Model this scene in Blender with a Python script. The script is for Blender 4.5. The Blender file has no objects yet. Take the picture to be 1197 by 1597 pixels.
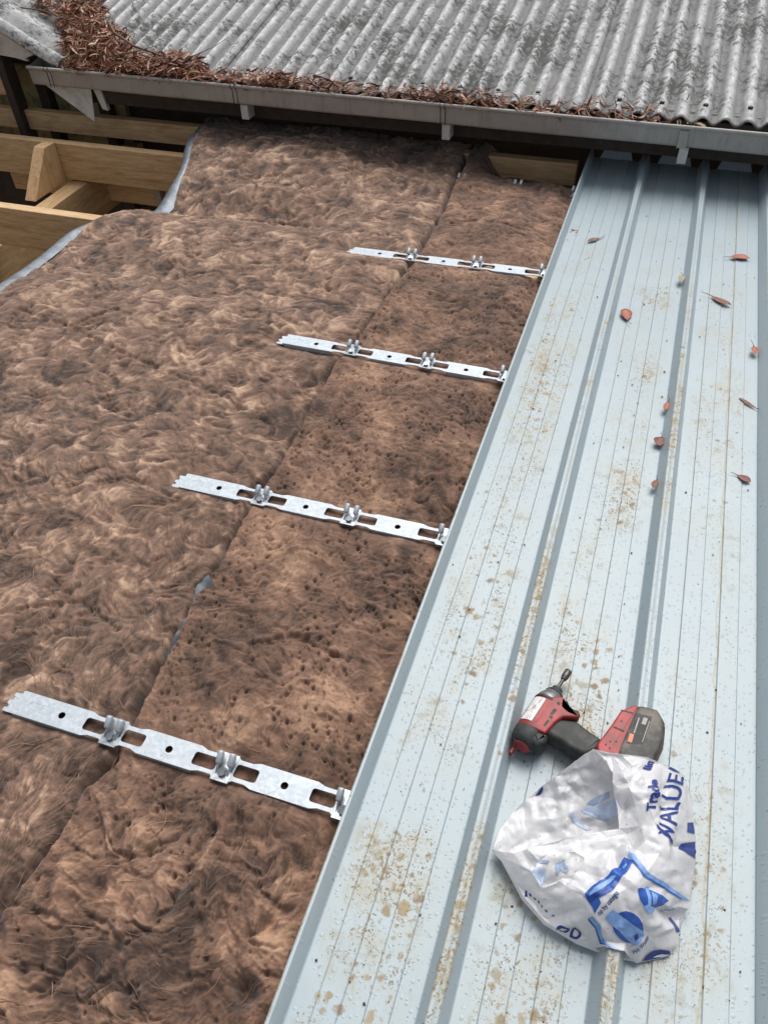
import bpy, bmesh, math, random
import numpy as np
from mathutils import Vector, Matrix
from mathutils.bvhtree import BVHTree
from mathutils.geometry import delaunay_2d_cdt

random.seed(7)
rng = np.random.default_rng(11)
scene = bpy.context.scene
COL = scene.collection
R = math.radians

# ------------------------------------------------------------------ camera
cam_d = bpy.data.cameras.new('camera')
cam = bpy.data.objects.new('camera', cam_d)
COL.objects.link(cam)
cam_d.sensor_fit = 'VERTICAL'
cam_d.sensor_height = 34.6
cam_d.lens = 34.6 * 1204.3 / 1597.0
cam_d.clip_start = 0.02
cam_d.clip_end = 500.0
rx = Vector((0.9478686, 0.3171579, -0.0309176))
dn = Vector((0.2080668, -0.6894680, -0.6937882))
fw = Vector((-0.2413571, 0.6511872, -0.7195151))
M = Matrix((rx, -dn, -fw)).transposed().to_4x4()
M.translation = Vector((0.2836, -0.5004, 1.3303))
cam.matrix_world = M
scene.camera = cam

# ------------------------------------------------------------------ sky, sun, exposure
SUN_EL, SUN_AZ = R(60), R(6)          # high soft sun behind cloud
world = bpy.data.worlds.new('World')
scene.world = world
world.use_nodes = True
wn = world.node_tree
for n in list(wn.nodes):
    wn.nodes.remove(n)
sky = wn.nodes.new('ShaderNodeTexSky')
sky.sky_type = 'NISHITA'
sky.sun_disc = False
sky.sun_elevation = SUN_EL
sky.sun_rotation = SUN_AZ
sky.air_density = 1.0
sky.dust_density = 4.0
sky.ozone_density = 1.0
hs = wn.nodes.new('ShaderNodeHueSaturation')
hs.inputs['Saturation'].default_value = 0.32
bg = wn.nodes.new('ShaderNodeBackground')
bg.inputs['Strength'].default_value = 0.065
wo = wn.nodes.new('ShaderNodeOutputWorld')
wn.links.new(sky.outputs[0], hs.inputs['Color'])
wn.links.new(hs.outputs[0], bg.inputs[0])
wn.links.new(bg.outputs[0], wo.inputs[0])

sun_d = bpy.data.lights.new('sun', 'SUN')
sun_d.energy = 1.5
sun_d.angle = R(48)
sun_d.color = (1.0, 0.975, 0.945)
sun = bpy.data.objects.new('sun', sun_d)
COL.objects.link(sun)
sdir = Vector((math.sin(SUN_AZ) * math.cos(SUN_EL), math.cos(SUN_AZ) * math.cos(SUN_EL), math.sin(SUN_EL)))
sun.rotation_euler = sdir.to_track_quat('Z', 'Y').to_euler()
sun.location = (0, 0, 6)

vs = scene.view_settings
vs.view_transform = 'Standard'
vs.look = 'None'
vs.exposure = 0.97
vs.gamma = 1.0
vs.use_curve_mapping = False
scene.render.engine = 'CYCLES'

# ------------------------------------------------------------------ helpers
def tag(o, label=None, cat=None, group=None, kind=None):
    if label: o['label'] = label
    if cat: o['category'] = cat
    if group: o['group'] = group
    if kind: o['kind'] = kind
    return o

def empty(name, loc=(0, 0, 0), rotz=0.0):
    o = bpy.data.objects.new(name, None)
    o.empty_display_size = 0.05
    COL.objects.link(o)
    o.location = loc
    o.rotation_euler = (0, 0, rotz)
    return o

def link(name, me, mat=None, parent=None, smooth=False):
    o = bpy.data.objects.new(name, me)
    COL.objects.link(o)
    if mat is not None and len(me.materials) == 0:
        me.materials.append(mat)
    if parent is not None:
        o.parent = parent
    if smooth:
        me.polygons.foreach_set('use_smooth', np.ones(len(me.polygons), dtype=bool))
    return o

def mesh_np(name, v, quads=None, tris=None):
    """fast mesh from numpy arrays"""
    me = bpy.data.meshes.new(name)
    v = np.ascontiguousarray(v, dtype=np.float32)
    me.vertices.add(len(v))
    me.vertices.foreach_set('co', v.ravel())
    idx = []; starts = []; n = 0
    if quads is not None and len(quads):
        q = np.asarray(quads, dtype=np.int32); idx.append(q.ravel())
        starts.append(np.arange(len(q), dtype=np.int32) * 4); n = len(q) * 4
    if tris is not None and len(tris):
        t = np.asarray(tris, dtype=np.int32); idx.append(t.ravel())
        starts.append(n + np.arange(len(t), dtype=np.int32) * 3)
    idx = np.concatenate(idx); starts = np.concatenate(starts)
    me.loops.add(len(idx)); me.loops.foreach_set('vertex_index', idx)
    me.polygons.add(len(starts)); me.polygons.foreach_set('loop_start', starts)
    me.update(calc_edges=True)
    return me

def grid_quads(nr, nc):
    a = np.arange(nr * nc).reshape(nr, nc)
    return np.stack([a[:-1, :-1], a[:-1, 1:], a[1:, 1:], a[1:, :-1]], -1).reshape(-1, 4)

def attr(me, name, vals):
    a = me.attributes.new(name, 'FLOAT', 'POINT')
    a.data.foreach_set('value', np.ascontiguousarray(vals, dtype=np.float32).ravel())

class MB:
    """collects simple shapes, builds them as ONE mesh"""
    def __init__(s): s.v = []; s.f = []
    def add(s, vs, fs):
        b = len(s.v); s.v += [tuple(p) for p in vs]; s.f += [tuple(b + i for i in f) for f in fs]
    def box(s, x0, x1, y0, y1, z0, z1, bev=0.0):
        if bev <= 0:
            s.add([(x, y, z) for z in (z0, z1) for y in (y0, y1) for x in (x0, x1)],
                  [(0, 2, 3, 1), (4, 5, 7, 6), (0, 1, 5, 4), (2, 6, 7, 3), (0, 4, 6, 2), (1, 3, 7, 5)])
        else:
            b = bmesh.new(); bmesh.ops.create_cube(b, size=1)
            for q in b.verts:
                q.co = Vector(((x0 + x1) / 2 + q.co.x * (x1 - x0), (y0 + y1) / 2 + q.co.y * (y1 - y0), (z0 + z1) / 2 + q.co.z * (z1 - z0)))
            bmesh.ops.bevel(b, geom=b.edges[:], offset=bev, segments=2, affect='EDGES', profile=0.5)
            s.bm(b)
    def bm(s, b):
        b.verts.index_update()
        s.add([q.co.copy() for q in b.verts], [[q.index for q in f.verts] for f in b.faces]); b.free()
    def tube(s, pts, rad, n=8, cap=True):
        pts = [Vector(p) for p in pts]
        rads = rad if isinstance(rad, (list, tuple)) else [rad] * len(pts)
        up = Vector((0.13, 0.21, 1)).normalized(); vs = []
        for i, p in enumerate(pts):
            t = (pts[min(i + 1, len(pts) - 1)] - pts[max(i - 1, 0)]).normalized()
            if abs(t.dot(up)) > 0.95: up = Vector((1, 0.2, 0)).normalized()
            a = t.cross(up).normalized(); b = t.cross(a)
            for k in range(n):
                an = 2 * math.pi * k / n
                vs.append(p + (a * math.cos(an) + b * math.sin(an)) * rads[i])
        fs = []
        for i in range(len(pts) - 1):
            for k in range(n):
                k2 = (k + 1) % n
                fs.append((i * n + k, i * n + k2, (i + 1) * n + k2, (i + 1) * n + k))
        if cap:
            fs.append(tuple(range(n))[::-1]); fs.append(tuple((len(pts) - 1) * n + k for k in range(n)))
        s.add(vs, fs)
    def prism(s, poly, z0, z1):
        n = len(poly)
        s.add([(x, y, z0) for x, y in poly] + [(x, y, z1) for x, y in poly],
              [tuple(range(n))[::-1], tuple(range(n, 2 * n))] + [(i, (i + 1) % n, n + (i + 1) % n, n + i) for i in range(n)])
    def build(s, name, mat=None, parent=None, smooth=False, fix=True):
        me = bpy.data.meshes.new(name); me.from_pydata(s.v, [], s.f); me.update()
        if fix:
            b = bmesh.new(); b.from_mesh(me); bmesh.ops.recalc_face_normals(b, faces=b.faces[:]); b.to_mesh(me); b.free()
        return link(name, me, mat, parent, smooth)

def auto_smooth(o, ang=35):
    b = bmesh.new(); b.from_mesh(o.data)
    for e in b.edges:
        e.smooth = not (len(e.link_faces) == 2 and e.calc_face_angle(0) > R(ang))
    for f in b.faces: f.smooth = True
    b.to_mesh(o.data); b.free()
    return o

# numpy noise ------------------------------------------------------
def _h(ix, iy, seed):
    n = (ix.astype(np.uint32) * np.uint32(374761393) + iy.astype(np.uint32) * np.uint32(668265263) + np.uint32((seed * 974711 + 17) & 0xffffffff))
    n = (n ^ (n >> np.uint32(13))) * np.uint32(1274126177)
    n = n ^ (n >> np.uint32(16))
    return n
def pn(x, y, seed=0):
    xi = np.floor(x); yi = np.floor(y); fx = (x - xi).astype(np.float32); fy = (y - yi).astype(np.float32)
    xi = xi.astype(np.int64); yi = yi.astype(np.int64)
    ux = fx * fx * fx * (fx * (fx * 6 - 15) + 10); uy = fy * fy * fy * (fy * (fy * 6 - 15) + 10)
    def g(dx, dy):
        a = _h(xi + dx, yi + dy, seed).astype(np.float32) * np.float32(2 * np.pi / 4294967296.0)
        return np.cos(a) * (fx - dx) + np.sin(a) * (fy - dy)
    a = g(0, 0); b = g(1, 0); c = g(0, 1); d = g(1, 1)
    return ((a + (b - a) * ux) * (1 - uy) + (c + (d - c) * ux) * uy) * 1.5
def fbm(x, y, seed=0, oct=4, gain=0.5):
    t = 0; a = 1.0
    for i in range(oct):
        t = t + a * pn(x * 2 ** i, y * 2 ** i, seed + 31 * i); a *= gain
    return t
def sst(a, b, x):
    t = np.clip((x - a) / (b - a), 0, 1); return t * t * (3 - 2 * t)

# materials --------------------------------------------------------
class NT:
    """small node-tree writer"""
    def __init__(s, name):
        s.m = bpy.data.materials.new(name); s.m.use_nodes = True; s.t = s.m.node_tree
        for n in list(s.t.nodes): s.t.nodes.remove(n)
        s.out = s.t.nodes.new('ShaderNodeOutputMaterial')
        s.p = s.t.nodes.new('ShaderNodeBsdfPrincipled')
        s.t.links.new(s.p.outputs[0], s.out.inputs[0])
    def n(s, ty, **kw):
        o = s.t.nodes.new('ShaderNode' + ty)
        for k, v in kw.items(): setattr(o, k, v)
        return o
    def l(s, a, b): s.t.links.new(a, b)
    def set(s, **kw):
        for k, v in kw.items():
            i = s.p.inputs[k.replace('_', ' ')]
            if hasattr(v, 'links'): s.l(v, i)
            else: i.default_value = v
    def co(s, kind='Object', scale=(1, 1, 1), rot=(0, 0, 0)):
        t = s.n('TexCoord'); m = s.n('Mapping'); m.inputs['Scale'].default_value = scale; m.inputs['Rotation'].default_value = rot
        s.l(t.outputs[kind], m.inputs['Vector']); return m.outputs[0]
    def noise(s, vec, scale, detail=4, rough=0.55, dist=0.0):
        o = s.n('TexNoise'); s.l(vec, o.inputs['Vector'])
        o.inputs['Scale'].default_value = scale; o.inputs['Detail'].default_value = detail
        o.inputs['Roughness'].default_value = rough; o.inputs['Distortion'].default_value = dist
        return o.outputs['Fac']
    def ramp(s, fac, stops, interp='LINEAR'):
        o = s.n('ValToRGB'); o.color_ramp.interpolation = interp
        e = o.color_ramp.elements
        while len(e) < len(stops): e.new(0.5)
        for i, (p, c) in enumerate(stops):
            e[i].position = p
            e[i].color = (c, c, c, 1) if isinstance(c, (int, float)) else (c[0], c[1], c[2], 1)
        s.l(fac, o.inputs[0]); return o.outputs[0]
    def math(s, op, a, b=None, clamp=False):
        o = s.n('Math', operation=op, use_clamp=clamp)
        for i, v in enumerate((a, b)):
            if v is None: continue
            if hasattr(v, 'links'): s.l(v, o.inputs[i])
            else: o.inputs[i].default_value = v
        return o.outputs[0]
    def mix(s, fac, a, b, blend='MIX'):
        o = s.n('Mix', data_type='RGBA', blend_type=blend)
        for sock, v in ((o.inputs[0], fac), (o.inputs[6], a), (o.inputs[7], b)):
            if hasattr(v, 'links'): s.l(v, sock)
            elif isinstance(v, (int, float)): sock.default_value = v
            else: sock.default_value = (v[0], v[1], v[2], 1)
        return o.outputs[2]
    def bump(s, h, strength=0.5, dist=0.002, prev=None):
        o = s.n('Bump'); o.inputs['Strength'].default_value = strength; o.inputs['Distance'].default_value = dist
        s.l(h, o.inputs['Height'])
        if prev is not None: s.l(prev, o.inputs['Normal'])
        return o.outputs[0]
    def attr(s, name):
        o = s.n('Attribute'); o.attribute_name = name; return o.outputs['Fac']

def simple(name, col, rough=0.5, metal=0.0, var=0.0, scale=40, bump=0.0, dirt=None, dirt_amt=0.4, dirt_scale=30):
    t = NT(name); c = t.co()
    f = t.noise(c, scale, 5, 0.6)
    base = t.mix(t.ramp(f, [(0.3, 0), (0.7, 1)]), [x * (1 - var) for x in col], [min(1, x * (1 + var)) for x in col])
    if dirt is not None:
        d = t.ramp(t.noise(c, dirt_scale, 6, 0.65), [(0.48, 0), (0.66, dirt_amt)])
        base = t.mix(d, base, dirt)
    t.set(Base_Color=base, Roughness=rough, Metallic=metal)
    if bump > 0: t.set(Normal=t.bump(f, bump, 0.002))
    return t.m

# ------------------------------------------------------------------ materials
def wood_mat(name, along='X', tint=(1, 1, 1)):
    t = NT(name)
    sc = {'X': (1.2, 14, 14), 'Y': (14, 1.2, 14), 'Z': (14, 14, 1.2)}[along]
    c = t.co(scale=sc)
    w = t.noise(c, 3.2, 6, 0.6, 1.2)
    fine = t.noise(t.co(scale=tuple(q * 6 for q in sc)), 3.0, 3, 0.6)
    col = t.ramp(w, [(0.28, [a * b for a, b in zip((0.38, 0.225, 0.10), tint)]), (0.47, [a * b for a, b in zip((0.55, 0.375, 0.195), tint)]), (0.70, [a * b for a, b in zip((0.65, 0.475, 0.275), tint)])])
    col = t.mix(t.ramp(fine, [(0.35, 0.35), (0.6, 0)]), col, [a * b for a, b in zip((0.27, 0.13, 0.05), tint)])
    kn = t.n('TexVoronoi'); kn.inputs['Scale'].default_value = 3.4; t.l(t.co(scale=(1, 1.6, 1.6)), kn.inputs['Vector'])
    col = t.mix(t.ramp(kn.outputs['Distance'], [(0.025, 0.9), (0.06, 0)]), col, (0.10, 0.045, 0.02))
    dirt = t.ramp(t.noise(t.co(), 9, 6, 0.7), [(0.55, 0), (0.75, 0.35)])
    col = t.mix(dirt, col, (0.12, 0.08, 0.05))
    t.set(Base_Color=col, Roughness=0.72, Normal=t.bump(fine, 0.25, 0.001))
    return t.m
M_WOOD = wood_mat('pine_along_purlin', 'X')
M_WOODY = wood_mat('pine_along_rafter', 'Y', (0.92, 0.9, 0.88))
M_WOODZ = wood_mat('pine_upright', 'Z', (1.05, 1.02, 1.0))

def sheet_mat():
    t = NT('pale_blue_painted_steel')
    c = t.co()
    sep = t.n('SeparateXYZ'); t.l(c, sep.inputs[0])
    X, Y, Z = sep.outputs
    ph = t.math('FRACT', t.math('DIVIDE', t.math('ADD', X, 4.66), 0.233))
    pan = t.ramp(ph, [(0.0, 1.0), (0.035, 1.0), (0.055, 0.1), (0.12, 0.12), (0.26, 0.75), (0.42, 1.0), (0.68, 1.0), (0.80, 0.35), (0.89, 0.06), (0.945, 0.1), (0.965, 1.0)])
    far = t.ramp(t.math('MULTIPLY', Y, 0.25), [(0.44, 1.0), (0.55, 0.35), (0.60, 0.0)])
    right = t.ramp(X, [(0.44, 1.0), (0.56, 0.62), (0.68, 0.42)])
    zone = t.math('MULTIPLY', t.math('MULTIPLY', pan, far), right)
    # small mud splashes
    wv = t.n('TexNoise'); wv.inputs['Scale'].default_value = 70; wv.inputs['Detail'].default_value = 3; t.l(c, wv.inputs['Vector'])
    off = t.n('VectorMath', operation='SCALE'); t.l(wv.outputs['Color'], off.inputs[0]); off.inputs['Scale'].default_value = 0.020
    cw = t.n('VectorMath', operation='ADD'); t.l(c, cw.inputs[0]); t.l(off.outputs[0], cw.inputs[1])
    def drops(scale, size, gate_scale, lo, hi):
        v = t.n('TexVoronoi'); v.voronoi_dimensions = '2D'; v.inputs['Scale'].default_value = scale; t.l(cw.outputs[0], v.inputs['Vector'])
        sc = t.n('SeparateColor'); t.l(v.outputs['Color'], sc.inputs[0])
        thr = t.math('MULTIPLY', t.math('POWER', sc.outputs[0], 1.6), size)
        g = t.math('MULTIPLY', t.ramp(t.noise(c, gate_scale, 4, 0.6), [(lo, 0), (hi, 1)]), t.ramp(t.noise(c, 2.3, 2, 0.5), [(0.37, 0.25), (0.53, 1)]))
        thr = t.math('MULTIPLY', thr, t.math('MULTIPLY', g, zone))
        d = t.math('SUBTRACT', thr, v.outputs['Distance'])
        return t.ramp(t.math('MULTIPLY', d, 4.0), [(0.0, 0), (0.45, 0.55), (1.0, 0.95)]), sc.outputs[1]
    clus = t.ramp(t.math('ADD', t.math('MULTIPLY', t.noise(c, 5.5, 4, 0.6), 0.75), t.math('MULTIPLY', t.noise(c, 21, 3, 0.6), 0.25)), [(0.45, 0), (0.57, 1)])
    clus = t.math('MULTIPLY', clus, t.ramp(t.noise(c, 2.3, 2, 0.5), [(0.38, 0.2), (0.52, 1)]))
    zc = t.math('MULTIPLY', clus, zone)
    d1, r1 = drops(44, 0.58, 9, 0.41, 0.58)          # blobs of mud
    d2, r2 = drops(200, 0.66, 6.0, 0.40, 0.55)       # flecks
    d4, r4 = drops(110, 0.66, 6.5, 0.40, 0.56)
    sm = t.noise(t.co(scale=(1, 0.22, 1)), 40, 6, 0.68, 1.4)
    smear = t.math('MULTIPLY', t.ramp(sm, [(0.50, 0), (0.60, 0.8)]), zc)
    bl = t.math('MULTIPLY', t.ramp(t.noise(cw.outputs[0], 30, 5, 0.6), [(0.56, 0), (0.64, 0.85)]), zc)
    film = t.math('ADD', t.math('MULTIPLY', zc, 0.30), t.math('MULTIPLY', t.ramp(t.noise(c, 14, 5, 0.65), [(0.40, 0), (0.75, 0.16)]), t.math('ADD', zone, 0.1)))
    base = t.mix(t.ramp(t.noise(c, 2.2, 4, 0.6), [(0.3, 0), (0.7, 1)]), (0.300, 0.365, 0.398), (0.340, 0.405, 0.435))
    scr = t.noise(t.co(scale=(1, 0.04, 1)), 90, 4, 0.7)
    base = t.mix(t.ramp(scr, [(0.62, 0), (0.70, 0.25)]), base, (0.30, 0.34, 0.36))
    mud = t.mix(t.ramp(r1, [(0.2, 0), (0.9, 1)]), (0.315, 0.24, 0.125), (0.20, 0.125, 0.06))
    col = t.mix(film, base, (0.31, 0.285, 0.195))
    col = t.mix(t.math('MULTIPLY', smear, 0.65), col, (0.30, 0.25, 0.14))
    col = t.mix(t.math('MULTIPLY', bl, 0.8), col, (0.265, 0.205, 0.105))
    col = t.mix(t.math('MULTIPLY', d4, 0.8), col, (0.235, 0.175, 0.095))
    col = t.mix(t.math('MULTIPLY', d1, 0.85), col, mud)
    col = t.mix(t.math('MULTIPLY', d2, 0.85), col, (0.22, 0.165, 0.095))
    # a dried water run down the right pan
    run = t.math('ABSOLUTE', t.math('SUBTRACT', X, t.math('ADD', 0.585, t.math('MULTIPLY', t.noise(t.co(scale=(0, 1, 0)), 9, 3, 0.6), 0.028))))
    col = t.mix(t.ramp(t.math('MULTIPLY', run, 100), [(0.10, 0.75), (0.32, 0)]), col, (0.30, 0.27, 0.185))
    # everywhere: fine black grit
    gr = t.n('TexVoronoi'); gr.voronoi_dimensions = '2D'; gr.inputs['Scale'].default_value = 75; t.l(c, gr.inputs['Vector'])
    gs = t.n('SeparateColor'); t.l(gr.outputs['Color'], gs.inputs[0])
    gd = t.math('SUBTRACT', t.math('MULTIPLY', t.math('POWER', gs.outputs[2], 6), 0.14), gr.outputs['Distance'])
    col = t.mix(t.ramp(t.math('MULTIPLY', gd, 20), [(0, 0), (0.5, 0.8)]), col, (0.10, 0.10, 0.09))
    dirtall = t.math('MAXIMUM', t.math('MAXIMUM', d1, bl), d2)
    ro = t.math('ADD', t.math('MULTIPLY', dirtall, 0.45), 0.32)
    # rain beads
    wd = t.n('TexVoronoi'); wd.voronoi_dimensions = '2D'; wd.inputs['Scale'].default_value = 110; t.l(c, wd.inputs['Vector'])
    ws = t.n('SeparateColor'); t.l(wd.outputs['Color'], ws.inputs[0])
    wh = t.ramp(t.math('MULTIPLY', t.math('SUBTRACT', t.math('MULTIPLY', t.math('POWER', ws.outputs[0], 3), 0.4), wd.outputs['Distance']), 5), [(0, 0), (1, 1)])
    nb = t.bump(wh, 0.35, 0.0015)
    nb = t.bump(dirtall, 0.3, 0.0012, nb)
    t.set(Base_Color=col, Roughness=ro, Normal=nb)
    t.p.inputs['Specular IOR Level'].default_value = 0.4
    return t.m
M_SHEET = sheet_mat()

def cement_mat(name, along='Y'):
    t = NT(name)
    c = t.co()
    st = t.co(scale=(1, 0.35, 1) if along == 'Y' else (0.35, 1, 1))
    prof = t.attr('crest')                      # 1 on the crests, 0 in the troughs: colours troughs darker and crests whiter
    n1 = t.noise(st, 55, 7, 0.72)
    n2 = t.noise(c, 9, 6, 0.65)
    n3 = t.noise(c, 160, 4, 0.7)
    base = t.ramp(n1, [(0.25, (0.20, 0.20, 0.20)), (0.48, (0.42, 0.42, 0.42)), (0.72, (0.70, 0.705, 0.71))])
    trough_and_grime = t.math('ADD', t.math('MULTIPLY', t.math('SUBTRACT', 1.0, prof), 0.46), t.math('MULTIPLY', n2, 0.42))
    g = t.ramp(t.math('ADD', trough_and_grime, t.math('MULTIPLY', n1, 0.42)), [(0.45, 0), (0.76, 0.78)])
    col = t.mix(g, base, (0.12, 0.122, 0.12))
    bl = t.ramp(t.math('ADD', t.math('MULTIPLY', t.noise(c, 38, 6, 0.75), 0.7), t.math('MULTIPLY', t.noise(c, 5, 3, 0.5), 0.45)), [(0.57, 0), (0.66, 0.9)])
    col = t.mix(bl, col, (0.05, 0.052, 0.048))
    wt = t.ramp(t.math('ADD', t.math('MULTIPLY', t.noise(st, 85, 5, 0.7), 0.7), t.math('MULTIPLY', prof, 0.20)), [(0.55, 0), (0.68, 0.75)])
    col = t.mix(wt, col, (0.74, 0.745, 0.74))
    t.set(Base_Color=col, Roughness=0.9)
    nb = t.bump(n1, 0.35, 0.003); nb = t.bump(n3, 0.4, 0.0015, nb)
    t.set(Normal=nb)
    return t.m
M_CEM = cement_mat('weathered_fibre_cement', 'Y')
M_CEMX = cement_mat('weathered_fibre_cement_side_wing', 'X')

def wool_mat(name, lo, mid, hi):
    t = NT(name)
    tone = t.attr('tone')
    c = t.co()
    # fine fibre streaks whose direction wanders: noise looked up through a strongly warped position
    wv = t.n('TexNoise'); wv.inputs['Scale'].default_value = 13; wv.inputs['Detail'].default_value = 3; t.l(c, wv.inputs['Vector'])
    off = t.n('VectorMath', operation='SCALE'); t.l(wv.outputs['Color'], off.inputs[0]); off.inputs['Scale'].default_value = 0.07
    cw = t.n('VectorMath', operation='ADD'); t.l(c, cw.inputs[0]); t.l(off.outputs[0], cw.inputs[1])
    mp = t.n('Mapping'); mp.inputs['Scale'].default_value = (1.4, 5.0, 1.0); t.l(cw.outputs[0], mp.inputs['Vector'])
    fib = t.noise(mp.outputs[0], 38, 5, 0.7)
    v = t.math('ADD', tone, t.math('MULTIPLY', t.math('SUBTRACT', fib, 0.5), 0.34))
    col = t.ramp(v, [(0.05, lo), (0.45, mid), (0.95, hi)])
    t.set(Base_Color=col, Roughness=0.95, Normal=t.bump(fib, 0.45, 0.003))
    t.p.inputs['Specular IOR Level'].default_value = 0.12
    t.p.inputs['Sheen Weight'].default_value = 0.15
    t.p.inputs['Sheen Roughness'].default_value = 0.6
    return t.m
M_WOOL = wool_mat('brown_glasswool', (0.058, 0.038, 0.029), (0.196, 0.120, 0.085), (0.50, 0.345, 0.240))
M_WOOLR = wool_mat('brown_glasswool_rain_pitted', (0.052, 0.032, 0.024), (0.186, 0.108, 0.074), (0.44, 0.275, 0.178))

def foil_mat():
    t = NT('silver_sarking_foil'); c = t.co()
    n = t.noise(c, 26, 5, 0.6, 0.6)
    t.set(Base_Color=t.mix(t.ramp(n, [(0.35, 0), (0.6, 1)]), (0.12, 0.135, 0.155), (0.21, 0.235, 0.265)), Metallic=0.30, Roughness=0.5, Normal=t.bump(n, 0.25, 0.008))
    return t.m
M_FOIL = foil_mat()
M_FOILD = simple('blue_grey_foil_painted_shade', (0.065, 0.078, 0.095), 0.5, 0.2, 0.3, 50)  # same foil as the blanket edge, the seam's shade put into its colour

def galv_mat():
    t = NT('galvanised_steel'); c = t.co()
    v = t.n('TexVoronoi'); v.inputs['Scale'].default_value = 160; t.l(c, v.inputs['Vector'])
    sc = t.n('SeparateColor'); t.l(v.outputs['Color'], sc.inputs[0])
    n = t.noise(c, 30, 5, 0.6)
    col = t.mix(sc.outputs[0], (0.36, 0.40, 0.44), (0.46, 0.50, 0.54))
    col = t.mix(t.ramp(n, [(0.55, 0), (0.75, 0.35)]), col, (0.38, 0.39, 0.40))
    t.set(Base_Color=col, Metallic=0.45, Roughness=t.math('ADD', t.math('MULTIPLY', n, 0.25), 0.42))
    return t.m
M_GALV = galv_mat()
M_GALVD = simple('dull_zinc_clip_steel', (0.30, 0.325, 0.345), 0.34, 0.8, 0.35, 90)
M_BOLT = simple('black_roof_bolt', (0.018, 0.018, 0.018), 0.6, 0.0, 0.2, 80)

def gutter_mat():
    t = NT('aged_grey_beige_gutter_paint'); c = t.co()
    n = t.noise(c, 12, 6, 0.65); st = t.noise(t.co(scale=(1, 1, 0.12)), 45, 5, 0.65)
    col = t.mix(t.ramp(n, [(0.35, 0), (0.7, 1)]), (0.33, 0.318, 0.30), (0.41, 0.40, 0.38))
    col = t.mix(t.ramp(st, [(0.52, 0), (0.72, 0.5)]), col, (0.20, 0.19, 0.17))
    sp = t.ramp(t.noise(c, 120, 4, 0.7), [(0.62, 0), (0.70, 0.6)])
    col = t.mix(sp, col, (0.16, 0.15, 0.13))
    t.set(Base_Color=col, Roughness=0.55, Normal=t.bump(n, 0.15, 0.002))
    return t.m
M_GUT = gutter_mat()
M_WHITEPAINT = simple('chalky_off_white_paint', (0.56, 0.55, 0.53), 0.7, 0, 0.12, 25, 0.2, (0.25, 0.23, 0.2), 0.5, 14)
M_YELLOW = simple('mossy_yellow_painted_board', (0.34, 0.29, 0.15), 0.8, 0, 0.25, 18, 0.2, (0.09, 0.10, 0.05), 0.8, 16)
M_DARKWOOD = simple('old_dark_stained_timber', (0.038, 0.028, 0.022), 0.8, 0, 0.35, 30, 0.2)
M_EARTH = simple('dry_bare_earth', (0.16, 0.12, 0.085), 0.95, 0, 0.35, 6, 0.5, (0.07, 0.06, 0.04), 0.6, 3)
M_STEELPOST = simple('dull_grey_steel_post', (0.32, 0.32, 0.31), 0.5, 0.6, 0.2, 30)

def leaf_mat():
    t = NT('dry_gum_leaf'); tone = t.attr('tone')
    c = t.co(); n = t.noise(c, 150, 4, 0.6)
    col = t.ramp(t.math('ADD', tone, t.math('MULTIPLY', t.math('SUBTRACT', n, 0.5), 0.25)),
                 [(0.0, (0.035, 0.016, 0.010)), (0.30, (0.135, 0.045, 0.025)), (0.62, (0.255, 0.095, 0.050)), (0.85, (0.40, 0.20, 0.115)), (1.0, (0.55, 0.42, 0.27))])
    t.set(Base_Color=col, Roughness=0.55)
    return t.m
M_LEAF = leaf_mat()
M_LEAFRED = simple('rusty_red_dry_leaf', (0.34, 0.085, 0.032), 0.5, 0, 0.4, 120, 0.3, (0.07, 0.02, 0.015), 0.7, 90)
M_LEAFBR = simple('dull_brown_dry_leaf', (0.19, 0.062, 0.036), 0.55, 0, 0.4, 120, 0.3, (0.035, 0.018, 0.015), 0.7, 90)
M_LEAFTAN = simple('tan_curled_leaf', (0.30, 0.235, 0.16), 0.6, 0, 0.3, 120, 0.3)
M_TWIG = simple('grey_brown_twig', (0.13, 0.075, 0.048), 0.8, 0, 0.3, 90)

# ------------------------------------------------------------------ setting
b = MB(); b.box(-150, 150, -150, 150, -2.8, -2.7)
tag(b.build('ground', M_EARTH), kind='structure')

# --- existing house: wall, two roof planes, barge, soffit
house = tag(empty('house', (-0.3, 3.2, -2.7)), 'old house with weathered grey corrugated fibre cement roof above the gutter', 'house')
def hp(o):                                   # parent to the house while keeping world coordinates in the mesh
    o.parent = house; o.matrix_parent_inverse = Matrix.Translation((0.3, -3.2, 2.7)); return o
b = MB(); b.box(-5.2, 3.4, 3.12, 3.22, -2.7, 0.20)
hp(b.build('wall', M_DARKWOOD))
b = MB(); b.box(-3.4, -2.36, 3.085, 3.118, -0.32, 0.12)
hp(b.build('wall_board', M_YELLOW))
for x in (-2.80, -2.45):
    b = MB(); b.box(x - .03, x + .03, 3.03, 3.083, -0.6, 0.14, .003)
    hp(b.build('wall_stud', M_DARKWOOD))
b = MB(); b.box(-2.30, 3.3, 2.80, 3.118, 0.175, 0.183)
hp(b.build('soffit', M_DARKWOOD))
b = MB(); b.box(-2.32, 3.3, 2.775, 2.797, 0.09, 0.225)
hp(b.build('fascia', M_DARKWOOD))

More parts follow.
